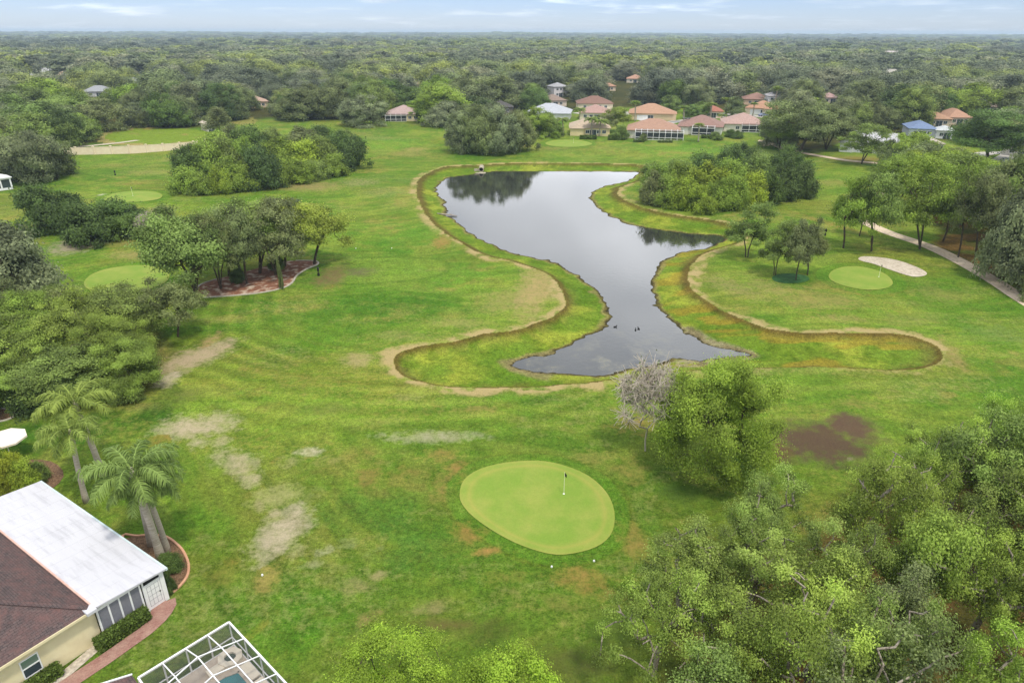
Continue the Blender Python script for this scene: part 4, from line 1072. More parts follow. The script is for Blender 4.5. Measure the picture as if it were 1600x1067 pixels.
def hip_roof(w, d, z, pitch, oh=.55, gable=False, th=.18):
    """hip (or gable) roof over a w x d plan, ridge along the longer side; underside closed"""
    x0, x1, y0, y1 = -w / 2 - oh, w / 2 + oh, -oh, d + oh
    b = MB(); W_, D_ = x1 - x0, y1 - y0; h = min(W_, D_) / 2; zr = z + h * pitch
    if W_ >= D_:
        r0, r1 = ((x0 if gable else x0 + h), (y0 + y1) / 2, zr), ((x1 if gable else x1 - h), (y0 + y1) / 2, zr)
        c = [(x0, y0, z), (x1, y0, z), (x1, y1, z), (x0, y1, z)]
        b.quad(c[0], c[1], r1, r0); b.quad(c[2], c[3], r0, r1); b.quad(c[1], c[2], r1); b.quad(c[3], c[0], r0)
    else:
        r0, r1 = ((x0 + x1) / 2, (y0 if gable else y0 + h), zr), ((x0 + x1) / 2, (y1 if gable else y1 - h), zr)
        c = [(x0, y0, z), (x1, y0, z), (x1, y1, z), (x0, y1, z)]
        b.quad(c[0], c[1], r0); b.quad(c[1], c[2], r1, r0); b.quad(c[2], c[3], r1); b.quad(c[3], c[0], r0, r1)
    e = [(p[0], p[1], p[2] - th) for p in c]
    for i in range(4): b.quad(c[i], e[i], e[(i + 1) % 4], c[(i + 1) % 4])
    b.quad(e[3], e[2], e[1], e[0])
    return b, zr


def window(x, z, w, h, parent, y=-.03, name='window'):
    f = MB(); t = .09
    f.box(x - w / 2, x + w / 2, y - .05, y + .02, z, z + t).box(x - w / 2, x + w / 2, y - .05, y + .02, z + h - t, z + h)
    f.box(x - w / 2, x - w / 2 + t, y - .05, y + .02, z + t, z + h - t).box(x + w / 2 - t, x + w / 2, y - .05, y + .02, z + t, z + h - t)
    f.box(x - .03, x + .03, y - .04, y + .01, z + t, z + h - t)
    o = f.build(name, M['white'], parent)
    MB().box(x - w / 2 + t, x + w / 2 - t, y - .015, y + .01, z + t, z + h - t).build('pane', M['glass'], o)
    return o


def house(u, v, wpx, depth, wall, roof, label, yaw=0.0, h=2.8, pitch=.42, gable=False, storeys=1, cage=None, wins=3, door=True, wing=None, garage=False, vis=None, panel=None, name='house'):
    """u, v: foot of the middle of the wall that faces the course"""
    x, y = G(u, v); z = hz(x, y); w_ = PX(x, y, z)[2]; w = wpx * w_ / FPX
    o = empty(name, (x, y, z), -math.atan2(x, y) + yaw, label, 'house', 'houses around the course')
    H_ = h * storeys
    MB().box(-w / 2, w / 2, 0, depth, -.5, H_ - .02).build('wall', wall_mat(wall), o)
    b, zr = hip_roof(w, depth, H_ + .14, pitch, .5, gable); r = b.build('roof', roof_mat(roof), o)
    if panel:
        MB().box(*panel).build('solar_panel', M['black'], r)
    if wing:   # (x, width, forward, depth)
        wx, ww, wf, wd = wing
        MB().box(wx - ww / 2, wx + ww / 2, -wf, -.02, -.5, h - .05).build('wing_wall', wall_mat(wall), o)
        b2, _ = hip_roof(ww, wd + wf, h + .1, pitch, .45, gable)
        b2.v = [(p[0] + wx, p[1] - wf, p[2]) for p in b2.v]; b2.build('wing_roof', roof_mat(roof), o)
    xs = np.linspace(-w / 2, w / 2, wins + 2 + (1 if door else 0))[1:-1]
    for s in range(storeys):
        for i, xx in enumerate(xs):
            if wing and abs(xx - wing[0]) < wing[1] / 2 + .6: continue
            if cage and cage[0] - cage[1] / 2 - .5 < xx < cage[0] + cage[1] / 2 + .5: continue
            if door and s == 0 and i == len(xs) // 2:
                d = MB().box(xx - 1.2, xx + 1.2, -.06, -.005, 0, 2.15).build('door', M['glass'], o)
                MB().box(xx - 1.28, xx - 1.2, -.09, -.005, 0, 2.2).box(xx + 1.2, xx + 1.28, -.09, -.005, 0, 2.2).box(xx - 1.28, xx + 1.28, -.09, -.005, 2.15, 2.24).box(xx - .03, xx + .03, -.08, -.06, 0, 2.15).build('door_frame', M['white'], d)
            else: window(xx, s * h + .85, 1.5, 1.25, o)
    if garage:
        MB().box(-w * .32, -w * .32 + 4.8, -.08, -.01, 0, 2.2).build('garage_door', M['white'], o)
    if cage:   # screened pool enclosure: (x, width, forward, height)
        cx, cw, cf, chh = cage; f = MB(); n = max(3, int(cw / 2.1))
        for i in range(n + 1):
            xx = cx - cw / 2 + cw * i / n
            f.bar((xx, -cf, 0), (xx, -cf, chh), .14).bar((xx, -cf, chh), (xx, -cf + 1.3, chh + .7), .12).bar((xx, -cf + 1.3, chh + .7), (xx, -.4, chh + .7), .12)
        for zz in (.1, .95, chh): f.bar((cx - cw / 2, -cf, zz), (cx + cw / 2, -cf, zz), .13)
        f.bar((cx - cw / 2, -cf + 1.3, chh + .7), (cx + cw / 2, -cf + 1.3, chh + .7), .12)
        for sx in (-1, 1):
            xx = cx + sx * cw / 2
            for zz in (.1, .95, chh): f.bar((xx, -cf, zz), (xx, -.1, zz), .12)
        c = f.build('screen_enclosure', M['white'], o)
        g = MB(); a, b_ = cx - cw / 2, cx + cw / 2
        g.quad((a, -cf, 0), (b_, -cf, 0), (b_, -cf, chh), (a, -cf, chh)).quad((a, -cf, chh), (b_, -cf, chh), (b_, -cf + 1.3, chh + .7), (a, -cf + 1.3, chh + .7)).quad((a, -cf + 1.3, chh + .7), (b_, -cf + 1.3, chh + .7), (b_, -.4, chh + .7), (a, -.4, chh + .7))
        g.quad((a, -cf, 0), (a, 0, 0), (a, 0, chh), (a, -cf, chh)).quad((b_, -cf, 0), (b_, 0, 0), (b_, 0, chh), (b_, -cf, chh))
        g.build('screen', M['screen'], c)
        MB().box(a, b_, -.05, -.012, .05, 2.3).build('sliding_glass', M['glass'], o)
    fwd = max([cage[2] if cage else 0, wing[2] if wing else 0])
    ut, vt, _ = PX(x, y, z + zr * .95)
    HOUSE_BOX.append(vis or (u - wpx * .5, vt, u + wpx * .5, v - 2))
    b0, b1, b2, b3 = HOUSE_BOX[-1]
    if v < 181 or u < 420: HOUSE_BOX[-1] = (b0 + .18 * (b2 - b0), b1, b2 - .18 * (b2 - b0), b1 + .55 * (b3 - b1))
    HOUSE_BOX[-1] = tuple(HOUSE_BOX[-1]) + (math.hypot(x, y), x, y + depth / 2, max(w, depth) * .5 + 4)
    return o


# row along the upper fairway
house(1020, 216, 80, 15, (232, 226, 214), (196, 140, 108), 'orange roofed house with long white screened pool enclosure by the fairway', yaw=.0, cage=(2.2, 17, 4.0, 2.7), wins=2, vis=(976, 188, 1068, 221))
house(1092, 212, 66, 15, (226, 226, 214), (170, 122, 106), 'brown roofed house with black pool heater panel and small screen room', yaw=-.06, cage=(1.5, 8, 2.5, 2.6), wing=(-6.0, 4, 1.2, 9), vis=(1056, 186, 1128, 216), panel=(-7.2, -4.4, 6.5, 9.0, 4.72, 4.82))
house(1162, 208, 62, 16, (228, 222, 206), (198, 152, 136), 'pinkish roofed house with plain screened porch beside the big tree', yaw=.12, wins=2, cage=(3, 8, .9, 2.5), door=False, vis=(1124, 184, 1194, 212))
house(922, 212, 60, 14, (226, 208, 160), (206, 176, 140), 'cream yellow house with palms in front and a hedge below', yaw=.05, wins=5, wing=(-5, 5, 1.6, 8), vis=(892, 190, 950, 214))
house(928, 187, 46, 14, (226, 214, 190), (196, 144, 128), 'beige house with pinkish roof behind the cream yellow house', yaw=-.05, wins=3, vis=(902, 164, 952, 187))
house(930, 172, 54, 14, (230, 216, 190), (156, 108, 88), 'dark brown roofed house highest of the stacked roofs', yaw=.1, wins=3, vis=(906, 152, 952, 168))
house(856, 188, 66, 15, (210, 210, 206), (186, 192, 204), 'house with blue grey metal roof half hidden by the pond clump', yaw=-.1, wins=3, wing=(6, 7, 1.5, 9), vis=(826, 160, 892, 182))
house(868, 166, 36, 12, (222, 206, 190), (158, 130, 112), 'grey brown roofed house behind the metal roofed one', yaw=.3, wins=2, vis=(852, 148, 886, 166))
house(876, 152, 24, 9, (228, 222, 224), (168, 168, 172), 'tall two storey white house with grey roof', yaw=.5, storeys=2, wins=2, vis=(862, 126, 888, 152))
house(1016, 188, 66, 16, (216, 192, 158), (206, 146, 106), 'large orange roofed house with dark garage front across the street', yaw=.0, wins=2, wing=(7, 8, -.5, 10), garage=True, vis=(982, 164, 1050, 190))
house(1114, 185, 28, 12, (226, 206, 178), (200, 110, 84), 'small house with red orange roof among palms', yaw=.1, wins=2, vis=(1098, 164, 1130, 186))
house(1186, 180, 44, 14, (232, 214, 188), (206, 140, 100), 'tan house with orange roof at the end of the street', yaw=-.15, wins=2, garage=True, wing=(5, 6, 1.5, 8), vis=(1160, 156, 1204, 182))
house(1182, 164, 40, 13, (220, 190, 160), (170, 118, 98), 'brown roofed house behind the tan house at the street end', yaw=.1, wins=2, vis=(1160, 146, 1200, 162))
house(1210, 168, 22, 10, (236, 232, 234), (186, 180, 182), 'narrow white two storey house behind the palm', storeys=2, yaw=.2, wins=2, vis=(1194, 144, 1220, 170))
house(632, 189, 52, 14, (234, 218, 180), (196, 158, 150), 'pink roofed house with dark screened porch left of the centre clump', yaw=.0, wins=4, cage=(-3.6, 9, 1.0, 2.5), vis=(600, 163, 658, 190))
house(784, 178, 36, 12, (120, 116, 110), (96, 92, 88), 'dark screened house deep in the shade of the oaks', yaw=.1, wins=2, vis=(772, 162, 800, 178))
house(950, 142, 24, 12, (226, 206, 180), (206, 142, 104), 'orange roof glimpsed left among distant oaks', yaw=.2, wins=2, vis=(942, 126, 962, 142))
house(992, 130, 26, 12, (230, 220, 200), (204, 142, 108), 'small orange roof farther back among distant oaks', yaw=.0, wins=2, vis=(980, 117, 1004, 131))
house(948, 126, 20, 10, (226, 200, 190), (176, 132, 124), 'narrow reddish house between distant oaks', yaw=.3, wins=1, vis=(940, 113, 957, 126))
house(1356, 240, 66, 13, (226, 226, 226), (196, 196, 200), 'white house with dark windows behind the tree by the path', yaw=-.1, wins=4, wing=(-6.5, 4, 1.0, 6), gable=True, vis=(1319, 214, 1396, 244))
house(1440, 214, 38, 14, (210, 214, 220), (112, 140, 190), 'house with bright blue roof among the right woods', yaw=.2, wins=2, vis=(1420, 190, 1456, 208))
house(1466, 198, 34, 13, (224, 206, 180), (204, 146, 104), 'orange roofed house, left one above the blue roof', yaw=.3, wins=2, vis=(1448, 182, 1482, 196))
house(1498, 196, 34, 13, (224, 206, 180), (206, 144, 106), 'orange roofed house with steep hip right of its twin', yaw=.5, pitch=.6, wins=2, vis=(1482, 176, 1508, 194))
house(1546, 177, 44, 13, (232, 228, 220), (206, 172, 152), 'pale tan roofed house at upper right with white wall', yaw=-.2, wins=3, vis=(1524, 160, 1568, 178))
house(1296, 162, 26, 11, (226, 206, 196), (198, 148, 140), 'pink roof in the oaks above the white house', yaw=.2, wins=1, vis=(1284, 146, 1308, 158))
house(1596, 246, 60, 14, (222, 216, 210), (150, 150, 152), 'grey roofed house at the right edge behind the driveway', yaw=-.3, wins=2, vis=(1564, 228, 1600, 250))
house(1474, 217, 22, 8, (238, 238, 236), (200, 206, 208), 'small white walled house below the blue roof', yaw=.1, wins=1, vis=(1462, 208, 1482, 219))
house(1460, 240, 20, 8, (236, 226, 222), (214, 190, 180), 'pale pink shed roof between bright trees at right', yaw=.3, wins=1, vis=(1454, 226, 1474, 240))
house(78, 118, 38, 14, (206, 206, 204), (196, 196, 196), 'light grey roofed house far left in the woods', yaw=.2, wins=3, vis=(60, 104, 96, 117))
house(50, 124, 20, 10, (226, 226, 224), (188, 186, 182), 'small pale house left of the light grey roof', yaw=.9, wins=2, vis=(42, 112, 60, 125))
house(104, 124, 26, 12, (206, 180, 150), (196, 164, 124), 'tan roofed house right of the light grey roof', yaw=.1, wins=2, vis=(94, 114, 118, 125))
house(214, 137, 32, 13, (190, 190, 190), (150, 156, 166), 'slate grey roof peeping out of the left oaks', yaw=.2, wins=2, vis=(202, 124, 226, 134))
house(155, 151, 44, 13, (200, 200, 202), (158, 162, 168), 'long grey roof low in the left oaks', yaw=-.1, wins=2, vis=(138, 140, 172, 149))
house(306, 132, 32, 12, (200, 196, 188), (168, 166, 162), 'grey roof beside lime trees in the left oaks', yaw=-.1, wins=2, vis=(292, 119, 320, 131))
house(330, 207, 8, 8, (236, 226, 206), (206, 186, 158), 'cream house end wall at the right end of the tan wall', yaw=.3, h=2.6, wins=1, vis=(318, 192, 336, 207), gable=True)
house(404, 168, 30, 12, (220, 196, 170), (200, 156, 128), 'reddish tan roof between oaks right of the tall pine', yaw=.1, wins=2, vis=(394, 150, 412, 168))
house(444, 126, 30, 12, (238, 222, 178), (226, 208, 160), 'bright cream house on the left half of the distant woods', yaw=.2, wins=2, vis=(428, 114, 460, 126))
house(510, 126, 14, 9, (232, 236, 240), (150, 160, 172), 'white house with a dark panelled roof in the distant woods', yaw=.4, wins=1, vis=(503, 115, 518, 126))
house(658, 140, 16, 9, (230, 206, 196), (206, 160, 140), 'tiny pink house above the central oaks', yaw=.2, wins=1, vis=(652, 130, 666, 140))
# far right white blocks and other distant roofs
for a in ((1392, 89, 34, (236, 232, 232), (212, 190, 184), 2, 'wide white block with pink roof, largest of the distant white buildings'), (1432, 82, 20, (230, 232, 236), (206, 214, 220), 2, 'white block with pale blue roof right of the widest distant block'), (1328, 83, 24, (232, 230, 224), (214, 212, 206), 1, 'low white building leftmost among the distant blocks'),
          (1492, 90, 20, (232, 206, 180), (206, 144, 116), 1, 'tan building with orange roof among the distant white blocks'), (1474, 83, 14, (230, 226, 224), (196, 170, 164), 1, 'small white building left of the tan distant one'), (1588, 86, 24, (226, 226, 224), (206, 206, 204), 1, 'long low white roof at the right edge of the distance'), (1456, 90, 14, (236, 236, 234), (220, 220, 220), 1, 'small bright white house below the distant blocks'),
          (1390, 120, 38, (214, 200, 176), (198, 190, 172), 1, 'long flat pale roof in the middle of the right woods'), (47, 79, 12, (240, 240, 240), (226, 226, 226), 1, 'tiny white roof at far upper left'), (552, 70, 10, (230, 230, 226), (216, 216, 212), 1, 'tiny pale roof above the far field'), (1148, 106, 26, (206, 180, 160), (190, 150, 128), 1, 'reddish roof between distant trees right of centre'),
          (1046, 102, 14, (214, 196, 176), (186, 158, 140), 1, 'small brown roof between distant trees right of centre'), (1070, 62, 20, (224, 220, 206), (206, 202, 190), 1, 'faint pale roofs right at the horizon'), (724, 62, 8, (226, 222, 214), (206, 200, 190), 1, 'tiny pale roof under the horizon at centre'), (968, 96, 12, (226, 216, 200), (196, 176, 156), 1, 'small tan roof deep in the distant woods at centre')):
    house(a[0], a[1], a[2], 14, a[3], a[4], a[6], yaw=random.uniform(-.3, .3), storeys=a[5], wins=4 if a[2] > 25 else 2, door=False, vis=(a[0] - a[2] * .5, a[1] - 10, a[0] + a[2] * .5, a[1] - 1))

# ================================================================== WOODLAND
BAND = []
rf = random.Random(21)


def forest_points():
    out = []
    for (d0, d1, st) in ((150, 330, 13), (330, 560, 14.5), (560, 1200, 17), (1200, 3000, 27), (3000, 9500, 58)):
        y = d0 * .75
        ys = np.arange(d0 * .7, d1, st * .87)
        for j, yy in enumerate(ys):
            hw = .80 * yy + 12
            xs = np.arange(-hw, hw, st) + (j % 2) * st * .5
            x = xs + RNG.uniform(-.36, .36, len(xs)) * st; y_ = yy + RNG.uniform(-.36, .36, len(xs)) * st
            dd = np.hypot(x, y_); k = (dd >= d0) & (dd < d1)
            out.append(np.column_stack([x[k], y_[k], np.full(k.sum(), st)]))
    return np.concatenate(out)


pts = forest_points()
pu, pv, pw = PX(pts[:, 0], pts[:, 1], 0)
keep = (pv < np.interp(pu, FB_U, FB_V) - .5)
keep &= ~in_clear(pu, pv)
keep &= ~(((pu - 248) / 82) ** 2 + ((pv - 213) / 12) ** 2 < 1)
wid = pts[:, 2] * np.clip(np.exp(RNG.normal(.22, .3, len(pts))), .6, 2.1)
hei = np.clip(wid * RNG.uniform(.5, .85, len(pts)), 6.5, 15)
hei = np.where(pts[:, 2] > 17.5, np.clip(11 * np.exp(RNG.normal(0, .28, len(pts))), 6, 21), hei)
wallx = (pv > 190) & (pu < 330); hei[wallx] *= .85
tu, tv, _ = PX(pts[:, 0], pts[:, 1], hei)
rp = wid * .5 * FPX / pw
dist = np.hypot(pts[:, 0], pts[:, 1])
for (u0, v0, u1, v1, hd, hx, hy, hr) in HOUSE_BOX:
    ov = (pu + rp * .62 > u0) & (pu - rp * .62 < u1) & (tv < v1) & (pv > v0)
    keep &= ~(ov & (dist < hd + 3))
    keep &= ~(np.hypot(pts[:, 0] - hx, pts[:, 1] - hy) < hr)
# yards between the far houses stay open
yard = (pu > 895) & (pu < 1200) & (pv > 168) & (pv < 214)
keep &= ~(yard & (RNG.random(len(pts)) < .6))
sel = np.nonzero(keep)[0]
zz_ = hgt(pts[sel, 0], pts[sel, 1])
order = sel[np.argsort(dist[sel])]
inview = [i for i in order if -25 < pu[i] < 1625]
NEAR = set(inview[:150])
hmap = dict(zip(sel.tolist(), zz_.tolist()))
for i in inview[:150]:
    t = rf.choice(['olive', 'grey', 'olive', 'mid', 'grey', 'deep', 'bright', 'dark', 'olive', 'mid'])
    u = pu[i]
    where = ('in the woods behind the tan wall' if u < 330 else 'in the woods behind the left thicket' if u < 600 else 'in the woods behind the pink roofed house' if u < 830 else 'in the trees above the far houses' if u < 1200 else 'in the woods behind the white house at right')
    x, y = pts[i, 0], pts[i, 1]
    plant('dome', x, y, wid[i], hei[i], tj(t, .12), '%s oak %s' % (COLOUR_WORD[t], where), 'oaks of the woods beyond the course', z=hmap[i])
rest = [i for i in order.tolist() if i not in NEAR]
PCOL = bpy.data.collections.new('woodland_kinds')
SPECS = [(300, .22, 85, 150, .45), (301, .22, 85, 150, .45), (302, .24, 80, 150, .45), (310, .5, 50, 60, .5), (311, .5, 50, 60, .5), (312, .55, 46, 60, .5), (313, .5, 46, 60, .6)]
for j, (sd, lf, ncl, nl, lb) in enumerate(SPECS):
    tr, cr = make_tree(sd, 9, 5.2, .05, ncl, 1.25, nl, lf, lob=lb, flat=.65, zmin=-.3, shell=.6, skirt=.5, top_flat=.85, tone_amp=.6, outw=2.4)
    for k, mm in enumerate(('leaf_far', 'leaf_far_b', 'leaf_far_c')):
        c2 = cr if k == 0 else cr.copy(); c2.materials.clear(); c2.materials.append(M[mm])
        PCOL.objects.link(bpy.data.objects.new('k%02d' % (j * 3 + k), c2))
rest = np.array(rest)
wv = np.column_stack([pts[rest, 0], pts[rest, 1], hgt(pts[rest, 0], pts[rest, 1])])
me = bpy.data.meshes.new('woodland'); me.vertices.add(len(rest)); me.vertices.foreach_set('co', wv.astype(np.float32).ravel()); me.update()
a = me.attributes.new('size', 'FLOAT_VECTOR', 'POINT'); sw = wid[rest] / 10.4; a.data.foreach_set('vector', np.column_stack([sw, sw, hei[rest] / 9.0]).astype(np.float32).ravel())
a = me.attributes.new('turn', 'FLOAT_VECTOR', 'POINT'); tz = np.zeros((len(rest), 3), np.float32); tz[:, 2] = RNG.uniform(0, 6.28, len(rest)); a.data.foreach_set('vector', tz.ravel())
nn_ = np.where(dist[rest] < 1200, fbm(wv[:, 0] / 90, wv[:, 1] / 90, 61, 3), fbm(wv[:, 0] / 420, wv[:, 1] / 420, 62, 3)) + RNG.normal(0, .09, len(rest))
kind_ = np.where(nn_ < .42, 2, np.where(nn_ > .53, 1, 0))
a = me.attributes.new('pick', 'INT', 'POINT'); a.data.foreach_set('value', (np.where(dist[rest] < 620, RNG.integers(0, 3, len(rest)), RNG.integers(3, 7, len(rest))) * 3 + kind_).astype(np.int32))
wo = tag(link('woodland', me), 'far oak woods stretching to the horizon behind the houses', None, None, 'stuff')
ng = bpy.data.node_groups.new('woodland', 'GeometryNodeTree')
ng.interface.new_socket('Geometry', in_out='INPUT', socket_type='NodeSocketGeometry'); ng.interface.new_socket('Geometry', in_out='OUTPUT', socket_type='NodeSocketGeometry')
gi, go = ng.nodes.new('NodeGroupInput'), ng.nodes.new('NodeGroupOutput')
ip = ng.nodes.new('GeometryNodeInstanceOnPoints'); ci = ng.nodes.new('GeometryNodeCollectionInfo')
ci.inputs['Collection'].default_value = PCOL; ci.inputs['Separate Children'].default_value = True; ci.inputs['Reset Children'].default_value = True
ip.inputs['Pick Instance'].default_value = True
def named(n, t):
    q = ng.nodes.new('GeometryNodeInputNamedAttribute'); q.data_type = t; q.inputs['Name'].default_value = n
    return [s for s in q.outputs if s.enabled][0] if any(s.enabled for s in q.outputs) else q.outputs[0]
ng.links.new(gi.outputs[0], ip.inputs['Points']); ng.links.new(ci.outputs[0], ip.inputs['Instance'])
ng.links.new(named('pick', 'INT'), ip.inputs['Instance Index']); ng.links.new(named('turn', 'FLOAT_VECTOR'), ip.inputs['Rotation']); ng.links.new(named('size', 'FLOAT_VECTOR'), ip.inputs['Scale'])
ng.links.new(ip.outputs[0], go.inputs[0])
md = wo.modifiers.new('woods', 'NODES'); md.node_group = ng
print('woodland instances', len(rest), 'objects', len(bpy.data.objects))

# ================================================================== THE NEAR HOUSE (lower left)
HO = np.array([-23.15, 35.01]); E_S = np.array([-.832, .555]); E_T = np.array([-.555, -.832])   # s runs along the white roof, t across it
HA = math.atan2(.555, -.832)
hr_ = empty('house', (HO[0], HO[1], 0), HA, 'brown shingled house with white flat porch roof at lower left', 'house')


def st(s, t):
    p = HO + E_S * s + E_T * t; return p[0], p[1]


def uvroof(me, horizontal_is_x):
    set_uv(me, lambda c: ((c.x if horizontal_is_x else c.y), c.z * 2.6))


# main roof as a hip with each slope mapped along its courses
sx0, sx1, ty0, ty1, ez = -.15, 27, 4.42, 18.4, 2.92
hw_ = (ty1 - ty0) / 2; zr = ez + hw_ * .42; tm_ = (ty0 + ty1) / 2
c_ = [(sx0, ty0, ez), (sx1, ty0, ez), (sx1, ty1, ez), (sx0, ty1, ez)]; r0, r1 = (sx0 + hw_, tm_, zr), (sx1 - hw_, tm_, zr)
rb = MB().quad(c_[0], c_[1], r1, r0).quad(c_[2], c_[3], r0, r1).quad(c_[1], c_[2], r1).quad(c_[3], c_[0], r0)
roof = rb.build('roof', M['shingle'], hr_)
uv = roof.data.uv_layers.new(name='UVMap')
for p in roof.data.polygons:
    along_x = abs(p.normal.y) > abs(p.normal.x)
    for li in p.loop_indices:
        c = roof.data.vertices[roof.data.loops[li].vertex_index].co; uv.data[li].uv = ((c.x if along_x else c.y), c.z * 2.58)
e = MB()
for (p, q) in ((c_[3], c_[0]), (c_[2], c_[3])): e.bar((p[0], p[1], p[2] - .1), (q[0], q[1], q[2] - .1), .1, .17)
e.build('fascia', M['stucco'], roof)
cp = MB().bar((sx0, ty0, ez + .02), (r0[0], r0[1], r0[2] + .03), .32, .05); cp.build('hip_cap', M['shingle'], roof)
set_uv(roof.children[-1].data, lambda c: (c.x, c.y))
MB().box(sx0 + .45, sx1 - .5, ty0 - .08, ty1 - .5, -.3, ez - .13).build('wall', M['stucco'], hr_)
# white insulated porch roof, its gutter and flashing
wr = MB(); x0, x1 = -.22, 17.1
wr.v = [(x0, -.1, 2.62), (x1, -.1, 2.62), (x1, 4.36, 3.0), (x0, 4.36, 3.0), (x0, -.1, 2.50), (x1, -.1, 2.50), (x1, 4.36, 2.88), (x0, 4.36, 2.88)]
wr.f = [(0, 1, 2, 3)[::-1], (4, 5, 6, 7), (0, 4, 5, 1)[::-1], (1, 5, 6, 2)[::-1], (2, 6, 7, 3)[::-1], (3, 7, 4, 0)[::-1]]
pr = wr.build('porch_roof', M['roof_white'], hr_)
sb = MB()
for k in range(1, 14): sb.bar((x0 + k * 1.22, -.08, 2.624), (x0 + k * 1.22, 4.34, 3.002), .03, .012)
sb.build('seam', M['roof_white'], pr)
MB().box(x0 - .02, x1, -.24, -.105, 2.46, 2.63).build('gutter', noise_mat('gutter_paint', S(206, 220, 222), S(190, 206, 208), 2, .4, .3), pr)
MB().box(sx0 + .3, x1, 4.365, 4.47, 2.96, 3.05).build('flashing', M['coral'], pr)
MB().box(-.45, .22, 4.37, 4.95, 2.86, 3.06).build('roof_return', M['roof_white'], pr)
# screened end wall with door
pw_ = MB()
ys_ = [.12, 1.42, 1.62, 2.28, 2.94, 3.60, 4.28]
for t in ys_: pw_.box(.02, .13, t - .05, t + .05, 0, 2.47 + t * .075)
pw_.box(.0, .15, .02, .3, 0, 2.5)
pw_.box(.03, .12, 1.67, 4.28, 0, .42); pw_.box(.03, .12, 1.67, 4.28, 2.42, 2.62); pw_.box(.03, .12, .3, 1.37, 2.42, 2.5); pw_.box(.03, .12, .3, 1.37, 2.06, 2.12)
pw_.build('porch_frame', M['white'], hr_)
for k in range(2, 6):
    a, b = ys_[k] + .05, ys_[k + 1] - .05
    MB().box(.06, .085, a, b, .42, 2.42).build('screen_panel', M['screen_grey'], hr_)
MB().box(.06, .085, .3, 1.37, 2.12, 2.42).build('transom', M['dark'], hr_)
dr = MB().box(.05, .10, .32, 1.36, .03, 2.05).build('door', M['white'], hr_)
dl_ = MB()
for t in (.45, .72, .98, 1.23): dl_.box(.035, .046, t - .012, t + .012, .3, 1.9)
for z in (.3, .75, 1.1, 1.5, 1.9): dl_.box(.03, .034, .42, 1.26, z - .012, z + .012)
dl_.build('grille', noise_mat('grille_grey', S(176, 176, 180), S(160, 160, 164), 4), dr)
MB().box(.01, .034, .42, .50, 1.0, 1.1).build('handle', M['black'], dr)
sw = MB().box(.12, 17, .1, .16, 0, .5); sw.build('porch_knee_wall', M['white'], hr_)
ps = MB()
for k in range(14): ps.box(.14 + k * 1.28, .2 + k * 1.28, .1, .17, .5, 2.5)
ps.build('porch_post', M['white'], hr_)
MB().box(.2, 17, .12, .15, .5, 2.48).build('porch_screen', M['screen_grey'], hr_)
# window in the beige wall
wf = MB(); t0, t1, z0, z1, xw = 7.65, 8.65, .75, 2.1, sx0 + .44
wf.box(xw - .04, xw + .02, t0, t0 + .07, z0, z1).box(xw - .04, xw + .02, t1 - .07, t1, z0, z1).box(xw - .04, xw + .02, t0 + .07, t1 - .07, z0, z0 + .07).box(xw - .04, xw + .02, t0 + .07, t1 - .07, z1 - .07, z1).box(xw - .05, xw + .01, t0 + .07, t1 - .07, 1.42, 1.49)
wf_ = wf.build('window', M['white'], hr_)
MB().box(xw - .01, xw + .01, t0 + .07, t1 - .07, 1.49, z1 - .07).build('pane', M['glass_green'], wf_)
MB().box(xw - .01, xw + .01, t0 + .07, t1 - .07, z0 + .07, 1.42).build('pane', M['glass'], wf_)


def hedge(name, p, q, w, h, tint, label, seed, cat='hedge', leaf=.07, dens=900):
    """clipped hedge: a body of small leaves filling a rounded box from p to q"""
    rng = np.random.default_rng(seed); p, q = np.array(p), np.array(q); L = np.linalg.norm(q - p); d = (q - p) / L; nn = np.array([-d[1], d[0]])
    n = int(dens * (L * (w + 2 * h) + w * h * 2)); a = rng.uniform(-.5, .5, (n, 3))
    s = np.abs(a).max(1); a = a / s[:, None] * (.42 + .08 * rng.random(n))[:, None]
    rr = np.maximum(0, np.abs(a[:, 1:]) - .3); a[:, 1:] *= (1 - .25 * (rr.prod(1) > .004))[:, None]
    xy = p[None] + d[None] * ((a[:, :1] + .5) * L) + nn[None] * (a[:, 1:2] * w)
    pos = np.column_stack([xy, (a[:, 2] + .5) * h + hz(*p)]); pos += rng.normal(size=pos.shape) * .035
    V, F = leaf_cards(rng, pos, leaf, .3)
    me_ = np_mesh(name, V, F, np.clip(.5 + rng.normal(size=n) * .28, 0, 1))
    core = MB(); b0 = len(V)
    o = link(name, me_, M['leaf'])
    o.color = (*tint, 1); return tag(o, label, cat)


hedge('hedge', st(-.42, 1.75), st(-.42, 5.0), .75, 1.0, (.5, .6, .45), 'long clipped dark hedge under the screened end of the white porch', 1)
hedge('hedge', st(-.12, 7.0), st(-.12, 9.8), .75, .85, (.52, .62, .45), 'clipped dark hedge below the house window at the bottom left', 2)
# brick path along the wall
bp_ = [st(-.05, .25), st(-.6, .5), st(-1.05, 1.3), st(-1.3, 2.4), st(-1.35, 5), st(-1.2, 9), st(-1.2, 16), st(-1.2, 22)]
ribbon('brick_path', bp_, 1.05, M['brick_path'], .04, uv=True)
MB_ = ribbon('doorstep', [st(.0, .3), st(-.7, .95), st(-1.0, 1.5)], 1.3, M['brick_path'], .048, uv=True)
ribbon('shell_bed', [st(.0, 4.9), st(-.45, 7), st(-.4, 10.4)], .7, M['rock'], .035)
